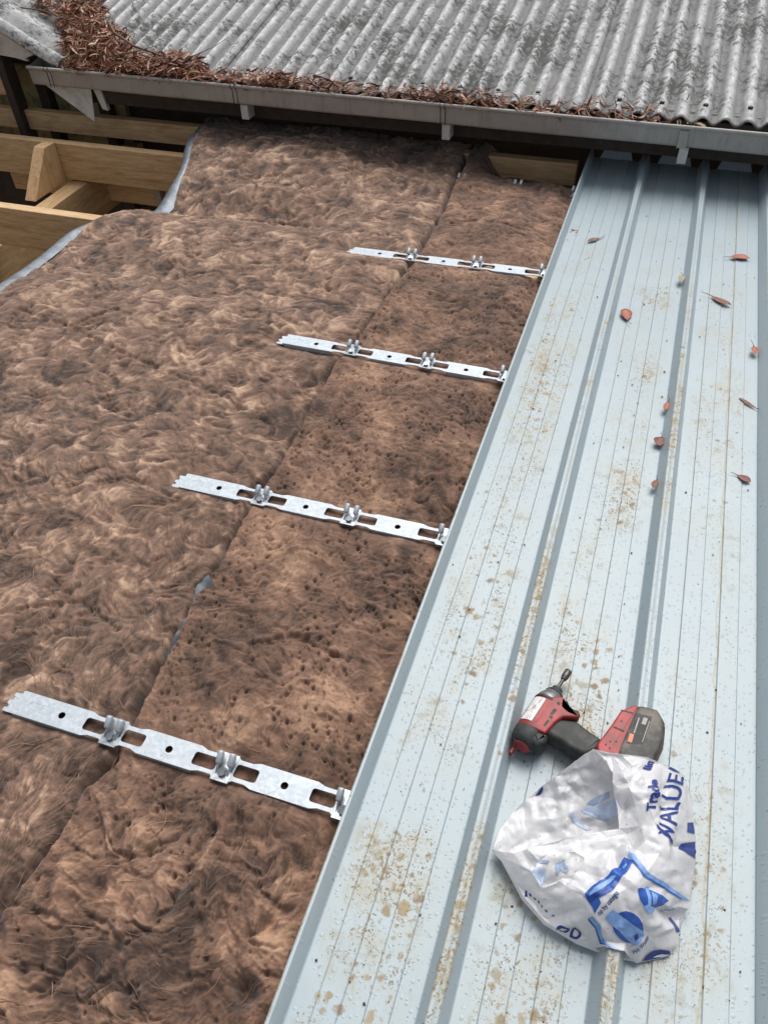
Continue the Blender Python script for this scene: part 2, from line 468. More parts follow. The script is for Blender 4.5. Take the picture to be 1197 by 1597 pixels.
PITCH, AMP = 0.079, 0.0122
TAN = 0.1768
def roof_z(x, y): return 0.243 + TAN * (y - 2.78)
def wing_z(x, y): return 0.262 + 0.50 * (-2.40 - x)
def corr_sheet(x0, x1, y0, y1, lift, seed):
    nx = int((x1 - x0) / PITCH * 12) + 1; ny = 56
    xs = np.linspace(x0, x1, nx); ys = y0 + (y1 - y0) * np.linspace(0, 1, ny) ** 1.5
    X, Y = np.meshgrid(xs, ys)
    ph = np.cos(2 * np.pi * (X - 0.094) / PITCH)
    edge = fbm(X * 9, Y * 0 + seed, seed, 3) * 0.006
    Yj = Y + np.where(Y == y0, edge, 0)
    Z = roof_z(X, Y) + AMP * ph + lift + fbm(X * 14, Y * 5, seed + 3, 3) * 0.0016
    top = np.stack([X, Yj, Z], -1).reshape(-1, 3)
    bot = top - np.array([0, 0, 0.0065])
    q = grid_quads(ny, nx); N = ny * nx
    q2 = q[:, ::-1] + N
    e = np.arange(nx - 1)
    front = np.stack([e, e + N, e + 1 + N, e + 1], -1)
    s = np.arange(ny - 1) * nx
    left = np.stack([s, s + nx, s + nx + N, s + N], -1)
    r = s + nx - 1
    right = np.stack([r, r + N, r + nx + N, r + nx], -1)
    me = mesh_np('roof_sheet', np.concatenate([top, bot]), np.concatenate([q, q2, front, left, right]))
    cr = np.clip(0.5 + 0.5 * ph.ravel(), 0, 1)
    attr(me, 'crest', np.concatenate([cr, cr]))
    return me
edges = [-3.60, -2.45, -1.66, -0.87, -0.08, 0.71, 1.50, 2.29, 3.08]
for i in range(len(edges) - 1):
    me = corr_sheet(edges[i], edges[i + 1] + 0.045, (2.748 if i else 3.0) + random.uniform(-.004, .004), 6.6, 0.0015 + 0.0035 * (i % 2), 40 + i)
    sh = hp(link('roof_sheet', me, M_CEM, None, True))
    k = 0
    x = 0.094 - PITCH * 40
    while x < edges[i + 1]:
        if x > edges[i] + 0.02 and x > -1.9:
            yb = 2.825 + random.uniform(-.008, .008)
            zc = roof_z(x, yb) + AMP + 0.004
            b = MB(); b.tube([(x, yb, zc - .004), (x, yb, zc + .0015), (x, yb, zc + .004)], [0.0095, 0.0095, 0.006], 10)
            o = b.build('roof_bolt', M_BOLT, None, True)
            o.parent = sh
        x += 2 * PITCH
# wing on the left: sheets fall towards the valley; its rolled barge edge faces the camera
nx, ny = 60, 34
xs = np.linspace(-2.385, -4.6, nx); prof = []
for k in range(13):
    a = math.pi * k / 12
    prof.append((2.742 - 0.030 * math.cos(a), 0.034 * math.sin(a) ** 0.8 - 0.004))
prof += [(2.80, -0.006), (2.83, -0.008), (2.86, -0.006), (2.885, 0.004), (2.91, 0.011), (2.94, 0.004), (2.97, -0.005), (3.0, -0.008), (3.05, 0.008), (3.1, -0.006), (3.15, 0.008), (3.2, -0.006), (3.3, 0.008), (3.4, -0.006), (3.8, 0.004), (4.6, 0), (6.5, 0)]
V = []
for x in xs:
    for (y, dz) in prof:
        V.append((x + 0.02 * max(0, 1 - abs(y - 2.742) / .03), y, wing_z(x, y) + dz + 0.002 * math.sin(x * 23 + y * 9)))
V = np.array(V); npf = len(prof)
q = grid_quads(nx, npf); N = len(V)
V2 = V - np.array([0, 0, 0.008]); V2[:, 1] += 0.0
e = np.arange(npf - 1); fr = np.stack([e, e + 1, e + 1 + N, e + N], -1)
s = np.arange(nx - 1) * npf; lf = np.stack([s, s + N, s + npf + N, s + npf], -1)
me = mesh_np('wing_roof_sheet', np.concatenate([V, V2]), np.concatenate([q[:, ::-1], q + N, fr, lf]))
cr = np.tile(np.clip([(0.95 if y < 2.78 else 0.6 + dz * 30) for y, dz in prof], 0, 1), nx)
attr(me, 'crest', np.concatenate([cr, cr]))
hp(link('wing_roof_sheet', me, M_CEMX, None, True))
# pale barge board under the rolled edge, broken at its foot
b = MB()
poly = [(-4.4, 1.22), (-2.62, 0.325), (-2.545, 0.280), (-2.60, 0.262), (-2.59, 0.25), (-2.66, 0.262), (-2.74, 0.268), (-2.80, 0.29), (-2.83, 0.325), (-3.1, 0.43), (-4.4, 1.06)]
n = len(poly)
b.add([(x, 2.762, z) for x, z in poly] + [(x, 2.776, z) for x, z in poly], [tuple(range(n)), tuple(range(n, 2 * n))[::-1]] + [(i, n + i, n + (i + 1) % n, (i + 1) % n) for i in range(n)])
hp(b.build('barge_board', M_WHITEPAINT))
b = MB(); b.box(-3.6, -2.815, 2.84, 2.875, 0.135, 0.25, .003)
hp(b.build('gable_batten', M_WOOD))
b = MB(); b.box(-3.6, -2.80, 2.842, 2.877, 0.06, 0.132, .003)
hp(b.build('gable_batten', M_WOOD))
b = MB(); b.box(-2.82, -2.775, 2.80, 2.875, -0.4, 0.30, .004)
hp(b.build('corner_post', M_DARKWOOD))
b = MB()
def slab(b, pts, th):
    n = len(pts); d = Vector((0, th, 0)); P = [Vector(p) for p in pts]
    b.add(P + [p + d for p in P], [tuple(range(n)), tuple(range(n, 2 * n))[::-1]] + [(i, n + i, n + (i + 1) % n, (i + 1) % n) for i in range(n)])
slab(b, [(-2.525, 2.755, 0.155), (-2.283, 2.725, 0.022), (-2.279, 2.755, 0.155)], 0.006)
hp(b.build('torn_soffit_piece', M_WHITEPAINT))
b = MB(); slab(b, [(-2.272, 2.765, 0.15), (-2.250, 2.765, 0.068), (-2.222, 2.765, 0.062), (-2.232, 2.765, 0.15)], 0.02)
hp(b.build('soffit_strip', M_WHITEPAINT))

# --- gutter: bead, trough, joints and brackets
gut = tag(empty('gutter', (0, 2.7, 0.2)), 'long aged grey gutter full of dry leaves along the roof edge', 'gutter')
GP = Matrix.Translation((0, -2.7, -0.2))
def gp(o, p=gut): o.parent = p; o.matrix_parent_inverse = GP if p is gut else Matrix.Identity(4); return o
def lipz(x): return 0.2305 + 0.0095 * (0.65 - x) * 0.72 if x < 0.65 else 0.2305
def gprof(x):
    z = lipz(x)
    return [(2.812, z + 0.012), (2.8135, z - 0.07), (2.806, z - 0.078), (2.725, z - 0.083), (2.708, z - 0.079), (2.703, z - 0.070), (2.702, z - 0.020), (2.698, z - 0.011), (2.690, z - 0.008)]
b = MB()
xs = list(np.arange(-2.545, 3.3, 0.12)); npf = 9
for x in xs:
    for (y, z) in gprof(x): b.v.append((x, y + 0.0012 * math.sin(x * 5.1), z + 0.001 * math.sin(x * 7.3)))
for i in range(len(xs) - 1):
    for k in range(npf - 1):
        b.f.append((i * npf + k, i * npf + k + 1, (i + 1) * npf + k + 1, (i + 1) * npf + k))
me = bpy.data.meshes.new('trough'); me.from_pydata(b.v, [], b.f); me.update()
o = gp(link('trough', me, M_GUT, None, True))
sm_ = o.modifiers.new('thickness', 'SOLIDIFY'); sm_.thickness = 0.0016; sm_.offset = 0
b = MB(); b.tube([(x, 2.6915, lipz(x) - 0.0035) for x in xs], 0.0068, 10)
gp(b.build('bead', M_GUT, None, True))
b = MB(); x = -2.547
P = [(x, y, z) for y, z in gprof(x)]; n = len(P)
b.add(P + [(x - .002, y, z) for _, y, z in P], [tuple(range(n)), tuple(range(n, 2 * n))[::-1]] + [(i, (i + 1) % n, n + (i + 1) % n, n + i) for i in range(n)])
gp(b.build('end_cap', M_GUT))
for x, w in ((-2.44, .004), (-1.50, .004), (-0.575, .004), (0.355, .016)):
    z = lipz(x)
    for dx in ((-w - .006, w + .006) if w < .01 else (-w, w)):
        b = MB(); b.tube([(x + dx, 2.699, z - .084), (x + dx, 2.7000, z - .022), (x + dx, 2.688, z - .012), (x + dx, 2.683, z - .003), (x + dx, 2.690, z + .005), (x + dx, 2.70, z - .001)], 0.0014, 6)
        gp(b.build('joint_seam', M_BOLT if w < .01 else M_GUT))
    if w > .01:
        b = MB(); b.box(x - w, x + w, 2.6965, 2.6995, z - .080, z - .018)
        gp(b.build('joint_strap', M_GUT))
for x in (-1.475, -0.565, 0.368):
    z = lipz(x)
    b = MB(); b.box(x - .017, x + .017, 2.715, 2.80, z - .145, z - .0845, .002)
    gp(b.build('bracket', M_WHITEPAINT))

# --- timber frame (purlins carry the clips)
PUR = [0.0, 0.6608, 1.306, 1.9105, 2.6007]
names = ['nearest', 'second', 'third', 'fourth', 'fifth']
plab = ['pine purlin hidden under the insulation below the nearest clip strip', 'pine purlin hidden under the insulation below the second clip strip', 'pine purlin hidden under the insulation below the middle clip strip',
        'lower pine purlin at the left, disappearing under the silver foil edge', 'deep pine purlin behind the triangular wood block, second below the gutter']
for i, y in enumerate(PUR):
    b = MB(); d = 0.0
    zt = -0.034 if i < 3 else (-0.012 if i == 3 else -0.034)
    b.box(-4.4, 1.6, y - .0225, y + .0225, zt - 0.170, zt, .003)
    tag(b.build('purlin', M_WOOD), plab[i], 'purlin', 'roof purlins')
b = MB(); b.box(-4.4, -0.03, 2.835, 2.88, -0.092, 0.0, .003)
tag(b.build('ledger_beam', M_WOOD), 'thin pine ledger beam running just under the gutter', 'beam')
RL = ['pine rafter crossing below the purlins at the left, beside the wood block', 'pine rafter far left under the purlins', 'pine rafter hidden under the left insulation blanket', 'pine rafter hidden under the pale blue roof sheet']
for k, x in enumerate((-2.36, -3.26, -1.40, 0.35)):
    b = MB(); b.box(x - .045, x + .045, -1.6, 3.10, -0.40, -0.21, .004)
    tag(b.build('rafter', M_WOODY), RL[k], 'rafter', 'roof rafters')
b = MB()
pf = [(2.574, -0.030), (2.574, -0.207), (2.33, -0.207), (2.50, -0.028)]
b.add([(-2.485, y, z) for y, z in pf] + [(-2.425, y, z) for y, z in pf], [(0, 1, 2, 3), (7, 6, 5, 4), (0, 4, 5, 1), (1, 5, 6, 2), (2, 6, 7, 3), (3, 7, 4, 0)])
o = b.build('support_block', M_WOODZ)
tag(o, 'triangular pine block set against the front of the deep purlin', 'block')
b = MB(); b.box(-2.02, -1.985, 2.68, 2.715, -2.7, -0.21, .002)
tag(b.build('steel_post', M_STEELPOST), 'thin grey steel post standing below the pine beams', 'post')
b = MB(); b.box(-2.9, -1.9, 2.72, 2.765, -0.36, -0.25, .003)
tag(b.build('trimmer_beam', M_WOOD), 'dim pine trimmer beam low behind the deep purlin', 'beam')

# ------------------------------------------------------------------ insulation blankets
def lic(theta, src, L):
    h, w = src.shape
    acc = src.copy()
    c = np.cos(theta).astype(np.float32); s = np.sin(theta).astype(np.float32)
    gy, gx = np.meshgrid(np.arange(h, dtype=np.float32), np.arange(w, dtype=np.float32), indexing='ij')
    for sg in (1.0, -1.0):
        px = gx.copy(); py = gy.copy(); ix = gx.astype(np.int32); iy = gy.astype(np.int32)
        for k in range(L):
            px += sg * c[iy, ix]; py += sg * s[iy, ix]
            ix = np.clip(px + 0.5, 0, w - 1).astype(np.int32); iy = np.clip(py + 0.5, 0, h - 1).astype(np.int32)
            acc += src[iy, ix] * (1 - k / L)
    acc -= acc.mean(); acc /= acc.std() + 1e-6
    return acc
def bil(F, x, y, x0, y0, res):
    h, w = F.shape
    fx = np.clip((x - x0) / res, 0, w - 1.001); fy = np.clip((y - y0) / res, 0, h - 1.001)
    ix = fx.astype(np.int32); iy = fy.astype(np.int32); fx = fx - ix; fy = fy - iy
    return (F[iy, ix] * (1 - fx) + F[iy, ix + 1] * fx) * (1 - fy) + (F[iy + 1, ix] * (1 - fx) + F[iy + 1, ix + 1] * fx) * fy

SEAM_Y = [-1.2, -0.305, -0.18, -0.105, -0.038, 0.127, 0.34, 0.456, 0.601, 0.683, 0.821, 1.228, 1.408, 1.8, 2.277, 2.535, 3.0]
SEAM_X = [-0.46, -0.467, -0.454, -0.462, -0.446, -0.462, -0.478, -0.479, -0.490, -0.488, -0.480, -0.492, -0.479, -0.459, -0.456, -0.488, -0.49]
EDGE_Y = [-1.2, 0.9, 1.37, 1.70, 1.88, 2.0, 2.08, 2.16, 2.40, 2.7, 3.0]
EDGE_X = [-1.78, -1.78, -1.77, -1.775, -1.74, -1.66, -1.61, -1.60, -1.655, -1.75, -1.85]
def seam_x(y): return np.interp(y, SEAM_Y, SEAM_X) + 0.007 * pn(y * 9, y * 0 + 3.3, 5) + 0.004 * pn(y * 31, y * 0 + 1.3, 6)
def edge_x(y): return np.interp(y, EDGE_Y, EDGE_X) + 0.006 * pn(y * 6, y * 0 + 8.3, 9)

RES = 0.0022
Y0, Y1 = -0.95, 2.93
def crease_depth(X, Y, lines, width):
    """distance field to polylines -> 0..1 groove"""
    g = np.zeros_like(X)
    wob = 0.010 * pn(X * 22, Y * 22, 77) + 0.005 * pn(X * 60, Y * 60, 78)
    for L in lines:
        for (ax, ay), (bx, by) in zip(L[:-1], L[1:]):
            m = (X > min(ax, bx) - .06) & (X < max(ax, bx) + .06) & (Y > min(ay, by) - .06) & (Y < max(ay, by) + .06)
            if not m.any(): continue
            x = X[m]; y = Y[m]; dx, dy = bx - ax, by - ay; l2 = dx * dx + dy * dy
            u = np.clip(((x - ax) * dx + (y - ay) * dy) / l2, 0, 1)
            sd = np.hypot(x - ax - u * dx, y - ay - u * dy) + wob[m]
            g[m] = np.maximum(g[m], np.exp(-(sd / width) ** 2))
    return g
CRE = [[(-1.6, 1.231), (-1.397, 1.189), (-1.111, 1.105), (-0.86, 1.044), (-0.571, 0.945)], [(-1.276, 1.674), (-1.239, 1.373), (-1.386, 1.173)],
       [(-1.522, 2.062), (-1.30, 2.12), (-1.166, 2.137), (-0.954, 2.15)], [(-0.9, 1.55), (-0.75, 1.42), (-0.62, 1.38)], [(-0.95, 0.55), (-0.8, 0.62), (-0.66, 0.60)], [(-0.85, 0.18), (-0.72, 0.26), (-0.60, 0.22)]]
CRE_R = [[(-0.371, -0.277), (-0.264, -0.312), (-0.226, -0.355), (-0.165, -0.392)], [(-0.478, -0.317), (-0.409, -0.31), (-0.267, -0.308), (-0.221, -0.269), (-0.204, -0.104)],
         [(-0.125, -0.213), (-0.08, -0.28), (-0.051, -0.306)], [(-0.43, -0.12), (-0.36, -0.20), (-0.30, -0.18), (-0.25, -0.12)], [(-0.38, -0.45), (-0.33, -0.38), (-0.371, -0.277)],
         [(-0.30, 0.25), (-0.22, 0.30), (-0.10, 0.28)], [(-0.40, 2.18), (-0.3, 2.22), (-0.15, 2.2)], [(-0.43, 2.42), (-0.38, 2.30), (-0.27, 2.33)]]

def blanket_field(x0, x1, left, seed, RES=0.0022):
    nx = int((x1 - x0) / RES) + 1; ny = int((Y1 - Y0) / RES) + 1
    xs = x0 + np.arange(nx, dtype=np.float32) * RES; ys = Y0 + np.arange(ny, dtype=np.float32) * RES
    X, Y = np.meshgrid(xs, ys)
    wx = X + 0.05 * pn(X * 5, Y * 5, seed + 1); wy = Y + 0.05 * pn(X * 5, Y * 5, seed + 2)
    th = 0.35 + 2.6 * fbm(wx * 3.0, wy * 3.0, seed + 3, 4, 0.5)
    src = rng.standard_normal(X.shape).astype(np.float32)
    src2 = pn(X * 150, Y * 150, seed + 4).astype(np.float32) + 0.7 * pn(X * 70, Y * 70, seed + 8)
    l1 = lic(th, src, int(0.030 / RES))
    l2 = lic(th + 0.25, src2, int(0.046 / RES))
    clump = fbm(wx * 16 + 0.25 * np.cos(th), wy * 16 + 0.25 * np.sin(th), seed + 5, 3)
    big = fbm(X * 3.0, Y * 3.0, seed + 6, 3)
    # matted wool: blotches and wisps from noise looked up through noise
    q1 = fbm(X * 8, Y * 8, seed + 21, 3); q2 = fbm(X * 8 + 5.2, Y * 8 + 1.3, seed + 22, 3)
    ux = X + 0.030 * q1; uy = Y + 0.030 * q2
    ct = np.cos(th); st_ = np.sin(th)
    r1 = fbm(ux * 17, uy * 17, seed + 23, 4, 0.55); r2 = fbm(ux * 17 + 8.3, uy * 17 + 2.8, seed + 24, 3)
    vx = ux + 0.016 * r1; vy = uy + 0.016 * r2
    mat = fbm(vx * 30, vy * 46, seed + 25, 4, 0.6)
    rid = np.clip(1 - np.abs(pn(vx * 13, vy * 19, seed + 27)) * 7, 0, 1) * sst(0.0, 0.45, q2)      # thin crevices
    grain = pn(X * 210, Y * 210, seed + 26) + 0.6 * pn(X * 330, Y * 330, seed + 28)
    fold = np.clip(1 - np.abs(fbm(wx * 9, wy * 9, seed + 12, 2)) * 2.2, 0, 1) ** 5
    # ---- macro shape
    z = 0.012 + 0.010 * big
    sx = seam_x(ys)[:, None]
    comp = np.zeros_like(X)
    for i, p in enumerate(PUR):
        c = np.exp(-((Y - p - 0.004) / 0.036) ** 2)
        c2 = np.exp(-((Y - p) / 0.16) ** 2)
        end = sst(-0.80, -0.69, X)
        cover = np.zeros_like(X)                        # places where wool has been pulled back over a strip
        if i == 3:
            for cx in (-0.520, -0.30, -0.19): cover = np.maximum(cover, 0.55 * np.exp(-((X - cx) / 0.015) ** 2) * (0.5 + 0.5 * np.sign(pn(X * 30, Y * 30, 4) + 0.3)))
        if i == 4: cover = 1.1 * sst(-0.25, 0.15, pn(X * 13, Y * 0 + 4.4, 14))
        if i == 1: cover = np.exp(-((X + 0.512) / 0.020) ** 2)
        if i == 2: cover = 0.8 * np.exp(-((X + 0.520) / 0.014) ** 2)
        comp = np.maximum(comp, c * end * (1 - 0.85 * cover))
        z = z - 0.010 * c2 * end
    nearest = np.min(np.abs(Y[..., None] - np.array(PUR, dtype=np.float32)), -1) if False else None
    if left:
        sag = np.zeros_like(X)
        for a, bq in zip(PUR[:-1], PUR[1:]):
            u = (Y - a) / (bq - a)
            sag = np.where((u > 0) & (u < 1), np.sin(np.pi * np.clip(u, 0, 1)) ** 2, sag)
        z = z - 0.020 * sag
        farw = sst(-0.70, -1.0, X)
        z = z - 0.060 * farw * np.exp(-((Y - 2.13) / 0.11) ** 2)
        z = z + 0.032 * farw * sst(2.25, 2.70, Y) - 0.03 * farw * sst(2.68, 2.9, Y)
        d = sx - X                                           # distance inside from the seam
        roll = np.clip(1 - d / (0.019 + 0.013 * pn(Y * 14, Y * 0 + 2.2, 19)), 0, 1)
        z = z - 0.006 * np.exp(-(d / 0.06) ** 2) - (0.062 - 0.030 * sst(0.05, -0.2, Y)) * roll ** 1.8
        ed = X - edge_x(ys)[:, None]
        z = z - 0.055 * np.clip(1 - ed / 0.05, 0, 1.3) ** 2
        g = crease_depth(X, Y, CRE, 0.0055)
    else:
        d = X - sx
        roll = np.clip(1 - d / 0.014, 0, 1.5)
        z = z - 0.001 - (0.045 - 0.025 * sst(0.05, -0.2, Y)) * roll ** 1.6 + 0.008 * big
        near = sst(0.05, -0.1, Y)
        z = z - 0.018 * near * (0.5 + fbm(X * 5, Y * 5, 91, 3))
        # pressed lower towards the sheet edge
        z = z - 0.022 * sst(-0.10, 0.02, X) - 0.10 * sst(2.63, 2.76, Y) * sst(-0.43, -0.33, X)
        g = crease_depth(X, Y, CRE_R, 0.0055)
    tex = 0.0034 * clump + 0.0020 * r1 + 0.0026 * mat + 0.0005 * l2 + 0.0003 * l1 - 0.010 * rid - 0.006 * fold * sst(0.0, 0.4, r2) + 0.0009 * grain
    if not left:
        calm = sst(0.02, -0.12, Y) + 0.7 * sst(1.95, 2.2, Y)
        tex = tex * (0.55 + 0.6 * calm) + (1 - calm) * (0.0026 * fbm(X * 26, Y * 26, 401, 4) + 0.0016 * mat + 0.0006 * grain)
    z = z + tex * (1 - 0.8 * comp) - 0.011 * g * (1 - comp)
    z = z * (1 - comp) + comp * (-0.0125)
    wisp = np.clip(l2 - 0.6, 0, 1.6)
    tone = 0.335 + 0.036 * l1 + 0.026 * l2 + 0.06 * wisp * sst(-0.1, 0.4, q2) + 0.17 * r1 + 0.25 * mat + 0.15 * q1 + 0.10 * big + 0.07 * grain
    if left:
        patch = sst(0.16, 0.55, fbm(vx * 7 + 3.1, vy * 12, seed + 15, 4))
        dark = sst(0.20, 0.55, fbm(vx * 6 + 1.1, vy * 9 + 7, seed + 16, 3))
        tone = tone + 0.27 * patch * (0.75 + 0.25 * np.clip(mat * 2, -1, 1)) - 0.19 * dark - 0.06 * sst(0.55, -0.2, Y) + 0.05 * sst(0.8, 1.3, Y)
    else:
        # rain has beaten small pits into the wool
        npit = 8200
        pxs = rng.uniform(x0 + .01, 0.02, npit); pys = rng.uniform(Y0, 1.92, npit)
        keep = (pn(pxs * 5, pys * 5, 60) + 0.7 * pn(pxs * 17, pys * 17, 61) > rng.uniform(-0.5, 0.45, npit)) & (np.minimum.reduce([np.abs(pys - p) for p in PUR]) > 0.03) & (rng.random(npit) < np.where(pys > 0, 1.0, 0.45))
        pit = np.zeros_like(z)
        for (px_, py_) in zip(pxs[keep], pys[keep]):
            r = 0.0017 + 0.0027 * random.random() ** 2.4; dep = r * random.uniform(1.8, 3.6)
            cx = int((px_ - x0) / RES); cy = int((py_ - Y0) / RES); k = int(r * 2.2 / RES) + 1
            ya, yb, xa, xb = max(cy - k, 0), min(cy + k + 1, ny), max(cx - k, 0), min(cx + k + 1, nx)
            if ya >= yb or xa >= xb: continue
            dd = ((X[ya:yb, xa:xb] - px_) ** 2 + ((Y[ya:yb, xa:xb] - py_) * 0.85) ** 2) / (r * r)
            pit[ya:yb, xa:xb] = np.maximum(pit[ya:yb, xa:xb], dep * np.exp(-dd ** 1.6))
        for (px_, py_, r, dep) in ((-0.052, -0.305, 0.020, 0.03), (-0.05, -0.215, 0.015, 0.02), (-0.155, -0.24, 0.011, 0.012), (-0.12, -0.19, 0.010, 0.010), (-0.20, -0.10, 0.008, 0.010)):
            pit = np.maximum(pit, dep * np.exp(-(((X - px_) ** 2 + (Y - py_) ** 2) / (r * r)) ** 1.5))
        z = z - pit * (1 - comp)
        tone = tone * calm + (1 - calm) * (0.36 + 0.02 * l1 + 0.015 * l2 + 0.16 * fbm(X * 22, Y * 22, 402, 4) + 0.16 * mat + 0.05 * grain + 0.06 * fbm(X * 90, Y * 90, 403, 2))
        tone = tone + 0.33 * np.clip(fbm(X * 4.5, Y * 4.5, 71, 3), -0.45, 1)
    return dict(x0=x0, res=RES, z=z.astype(np.float32), tone=tone.astype(np.float32), th=th.astype(np.float32))

def row_positions(a=0.0027, b=0.0013):
    ys = [Y0]; y = Y0
    while y < Y1:
        y += a + b * max(0, y + 0.3)
        ys.append(min(y, Y1))
    return np.array(ys)
def sheet_mesh(name, F, X, Y, left):
    Z = bil(F['z'], X, Y, F['x0'], Y0, F['res'])
    T = bil(F['tone'], X, Y, F['x0'], Y0, F['res'])
    nr, nc = X.shape
    # closed pad: an underside and side walls
    top = np.stack([X, Y, Z], -1).reshape(-1, 3)
    me_v = [top]; q = [grid_quads(nr, nc)]
    ring = np.concatenate([np.arange(nc), (np.arange(1, nr) * nc + nc - 1), (nr - 1) * nc + np.arange(nc - 2, -1, -1), np.arange(nr - 2, 0, -1) * nc])
    low = top[ring].copy(); low[:, 2] -= 0.012
    me_v.append(low); b0 = len(top); m = len(ring); k = np.arange(m); k2 = (k + 1) % m
    q.append(np.stack([ring[k], b0 + k, b0 + k2, ring[k2]], -1))
    me = mesh_np(name, np.concatenate(me_v), np.concatenate(q))
    attr(me, 'tone', np.concatenate([T.ravel(), T.ravel()[ring]]))
    return me
def fibres(name, F, xs, ys, seglen, nseg, wid, lift, tone_add, seed, flat=0.8):
    RES = F['res']
    r = np.random.default_rng(seed); n = len(xs)
    px = xs.copy(); py = ys.copy()
    pts = []; dirs = []
    jit = r.normal(0, 0.22, n); curl = r.normal(0, 0.10, n); sl = seglen * r.uniform(0.5, 1.6, n)
    zoff = lift * r.random(n) ** 2
    t0 = bil(F['tone'], px, py, F['x0'], Y0, RES)
    for k in range(nseg + 1):
        th = F['th'][np.clip(((py - Y0) / RES).astype(int), 0, F['th'].shape[0] - 1), np.clip(((px - F['x0']) / RES).astype(int), 0, F['th'].shape[1] - 1)] + jit + curl * k
        u = k / nseg
        z = bil(F['z'], px, py, F['x0'], Y0, RES) + 0.0006 + zoff * (4 * u * (1 - u) * 0.8 + 0.6 * u)
        pts.append(np.stack([px, py, z], -1)); dirs.append(th)
        px = px + np.cos(th) * sl; py = py + np.sin(th) * sl
    W = wid * r.uniform(0.5, 1.5, n)
    V = []
    for k in range(nseg + 1):
        th = dirs[k]; prof = (0.25, 1.0, 1.0, 0.8, 0.12)[min(4, round(4 * k / nseg))]
        off = np.stack([-np.sin(th), np.cos(th), r.normal(0, 0.5, n)], -1) * (W * prof * 0.5)[:, None]
        V.append(pts[k] - off); V.append(pts[k] + off)
    V = np.stack(V, 1)                                       # n, 2*(nseg+1), 3
    m = V.shape[1]; base = (np.arange(n) * m)[:, None]
    Q = np.concatenate([np.stack([base[:, 0] + 2 * k, base[:, 0] + 2 * k + 1, base[:, 0] + 2 * k + 3, base[:, 0] + 2 * k + 2], -1) for k in range(nseg)])
    me = mesh_np(name, V.reshape(-1, 3), Q)
    tn = t0 * 0.6 + 0.17 + tone_add + r.normal(0, 0.09, n)
    attr(me, 'tone', np.repeat(tn, m))
    return me

rows = row_positions()
# left blanket
FL = blanket_field(-1.95, -0.415, True, 100)
sxr = seam_x(rows); exr = edge_x(rows)
vis = np.clip(-0.373 - 0.774 * (rows + 0.46) - 0.28, exr + 0.02, sxr - 0.25)
nd, ncs = 330, 40
u = np.linspace(0, 1, nd)[None, :]; u2 = np.linspace(0, 1, ncs, endpoint=False)[None, :]
Xd = vis[:, None] + (sxr - vis)[:, None] * u; Xc = exr[:, None] + (vis - exr)[:, None] * u2
X = np.concatenate([Xc, Xd], 1); Y = np.repeat(rows[:, None], X.shape[1], 1)
blL = link('insulation_blanket', sheet_mesh('insulation_blanket', FL, X, Y, True), M_WOOL, None, True)
tag(blL, 'wide brown fluffy glasswool blanket with silver foil edge at the left', 'insulation', 'glasswool blankets')
def sample_strands(n, left, seed):
    r = np.random.default_rng(seed)
    y = Y0 + 0.02 + (Y1 - Y0 - 0.05) * r.random(n * 3) ** 1.35
    if left:
        sx_ = seam_x(y); vx = np.maximum(-0.373 - 0.774 * (y + 0.46) - 0.15, edge_x(y) + 0.03)
        x = vx + (sx_ - 0.004 - vx) * r.random(len(y))
    else:
        sx_ = seam_x(y); x = sx_ + 0.008 + (0.03 - sx_ - 0.008) * r.random(len(y))
    dm = np.min(np.abs(y[:, None] - np.array(PUR)[None]), 1)
    ok = ~((dm < 0.065) & (x > -0.78))
    return x[ok][:n], y[ok][:n]
xs, ys = sample_strands(5500, True, 1)
o = link('wool_fibres', fibres('wool_fibres', FL, xs, ys, 0.011, 4, 0.0009, 0.004, 0.0, 21), M_WOOL, blL); tag(o, kind='stuff')
xs, ys = sample_strands(900, True, 2)
o = link('loose_wool_strands', fibres('loose_wool_strands', FL, xs, ys, 0.015, 5, 0.0008, 0.010, 0.10, 22), M_WOOL, blL); tag(o, kind='stuff')
# right blanket
FR = blanket_field(-0.52, 0.10, False, 300, 0.0015)
rowsR = row_positions(0.00185, 0.0011)
sx2 = seam_x(rowsR) + 0.002
X = sx2[:, None] + (0.060 - sx2)[:, None] * np.linspace(0, 1, 300)[None, :]; Y = np.repeat(rowsR[:, None], X.shape[1], 1)
blR = link('insulation_blanket', sheet_mesh('insulation_blanket', FR, X, Y, False), M_WOOLR, None, True)
tag(blR, 'narrow strip of rain pitted brown glasswool between the seam and the roof sheet', 'insulation', 'glasswool blankets')
xs, ys = sample_strands(3500, False, 3)
o = link('wool_fibres', fibres('wool_fibres', FR, xs, ys, 0.006, 3, 0.0010, 0.004, -0.02, 23), M_WOOLR, blR); tag(o, kind='stuff')
xs, ys = sample_strands(600, False, 4)
o = link('loose_wool_strands', fibres('loose_wool_strands', FR, xs, ys, 0.012, 4, 0.0011, 0.016, 0.12, 24), M_WOOLR, blR); tag(o, kind='stuff')

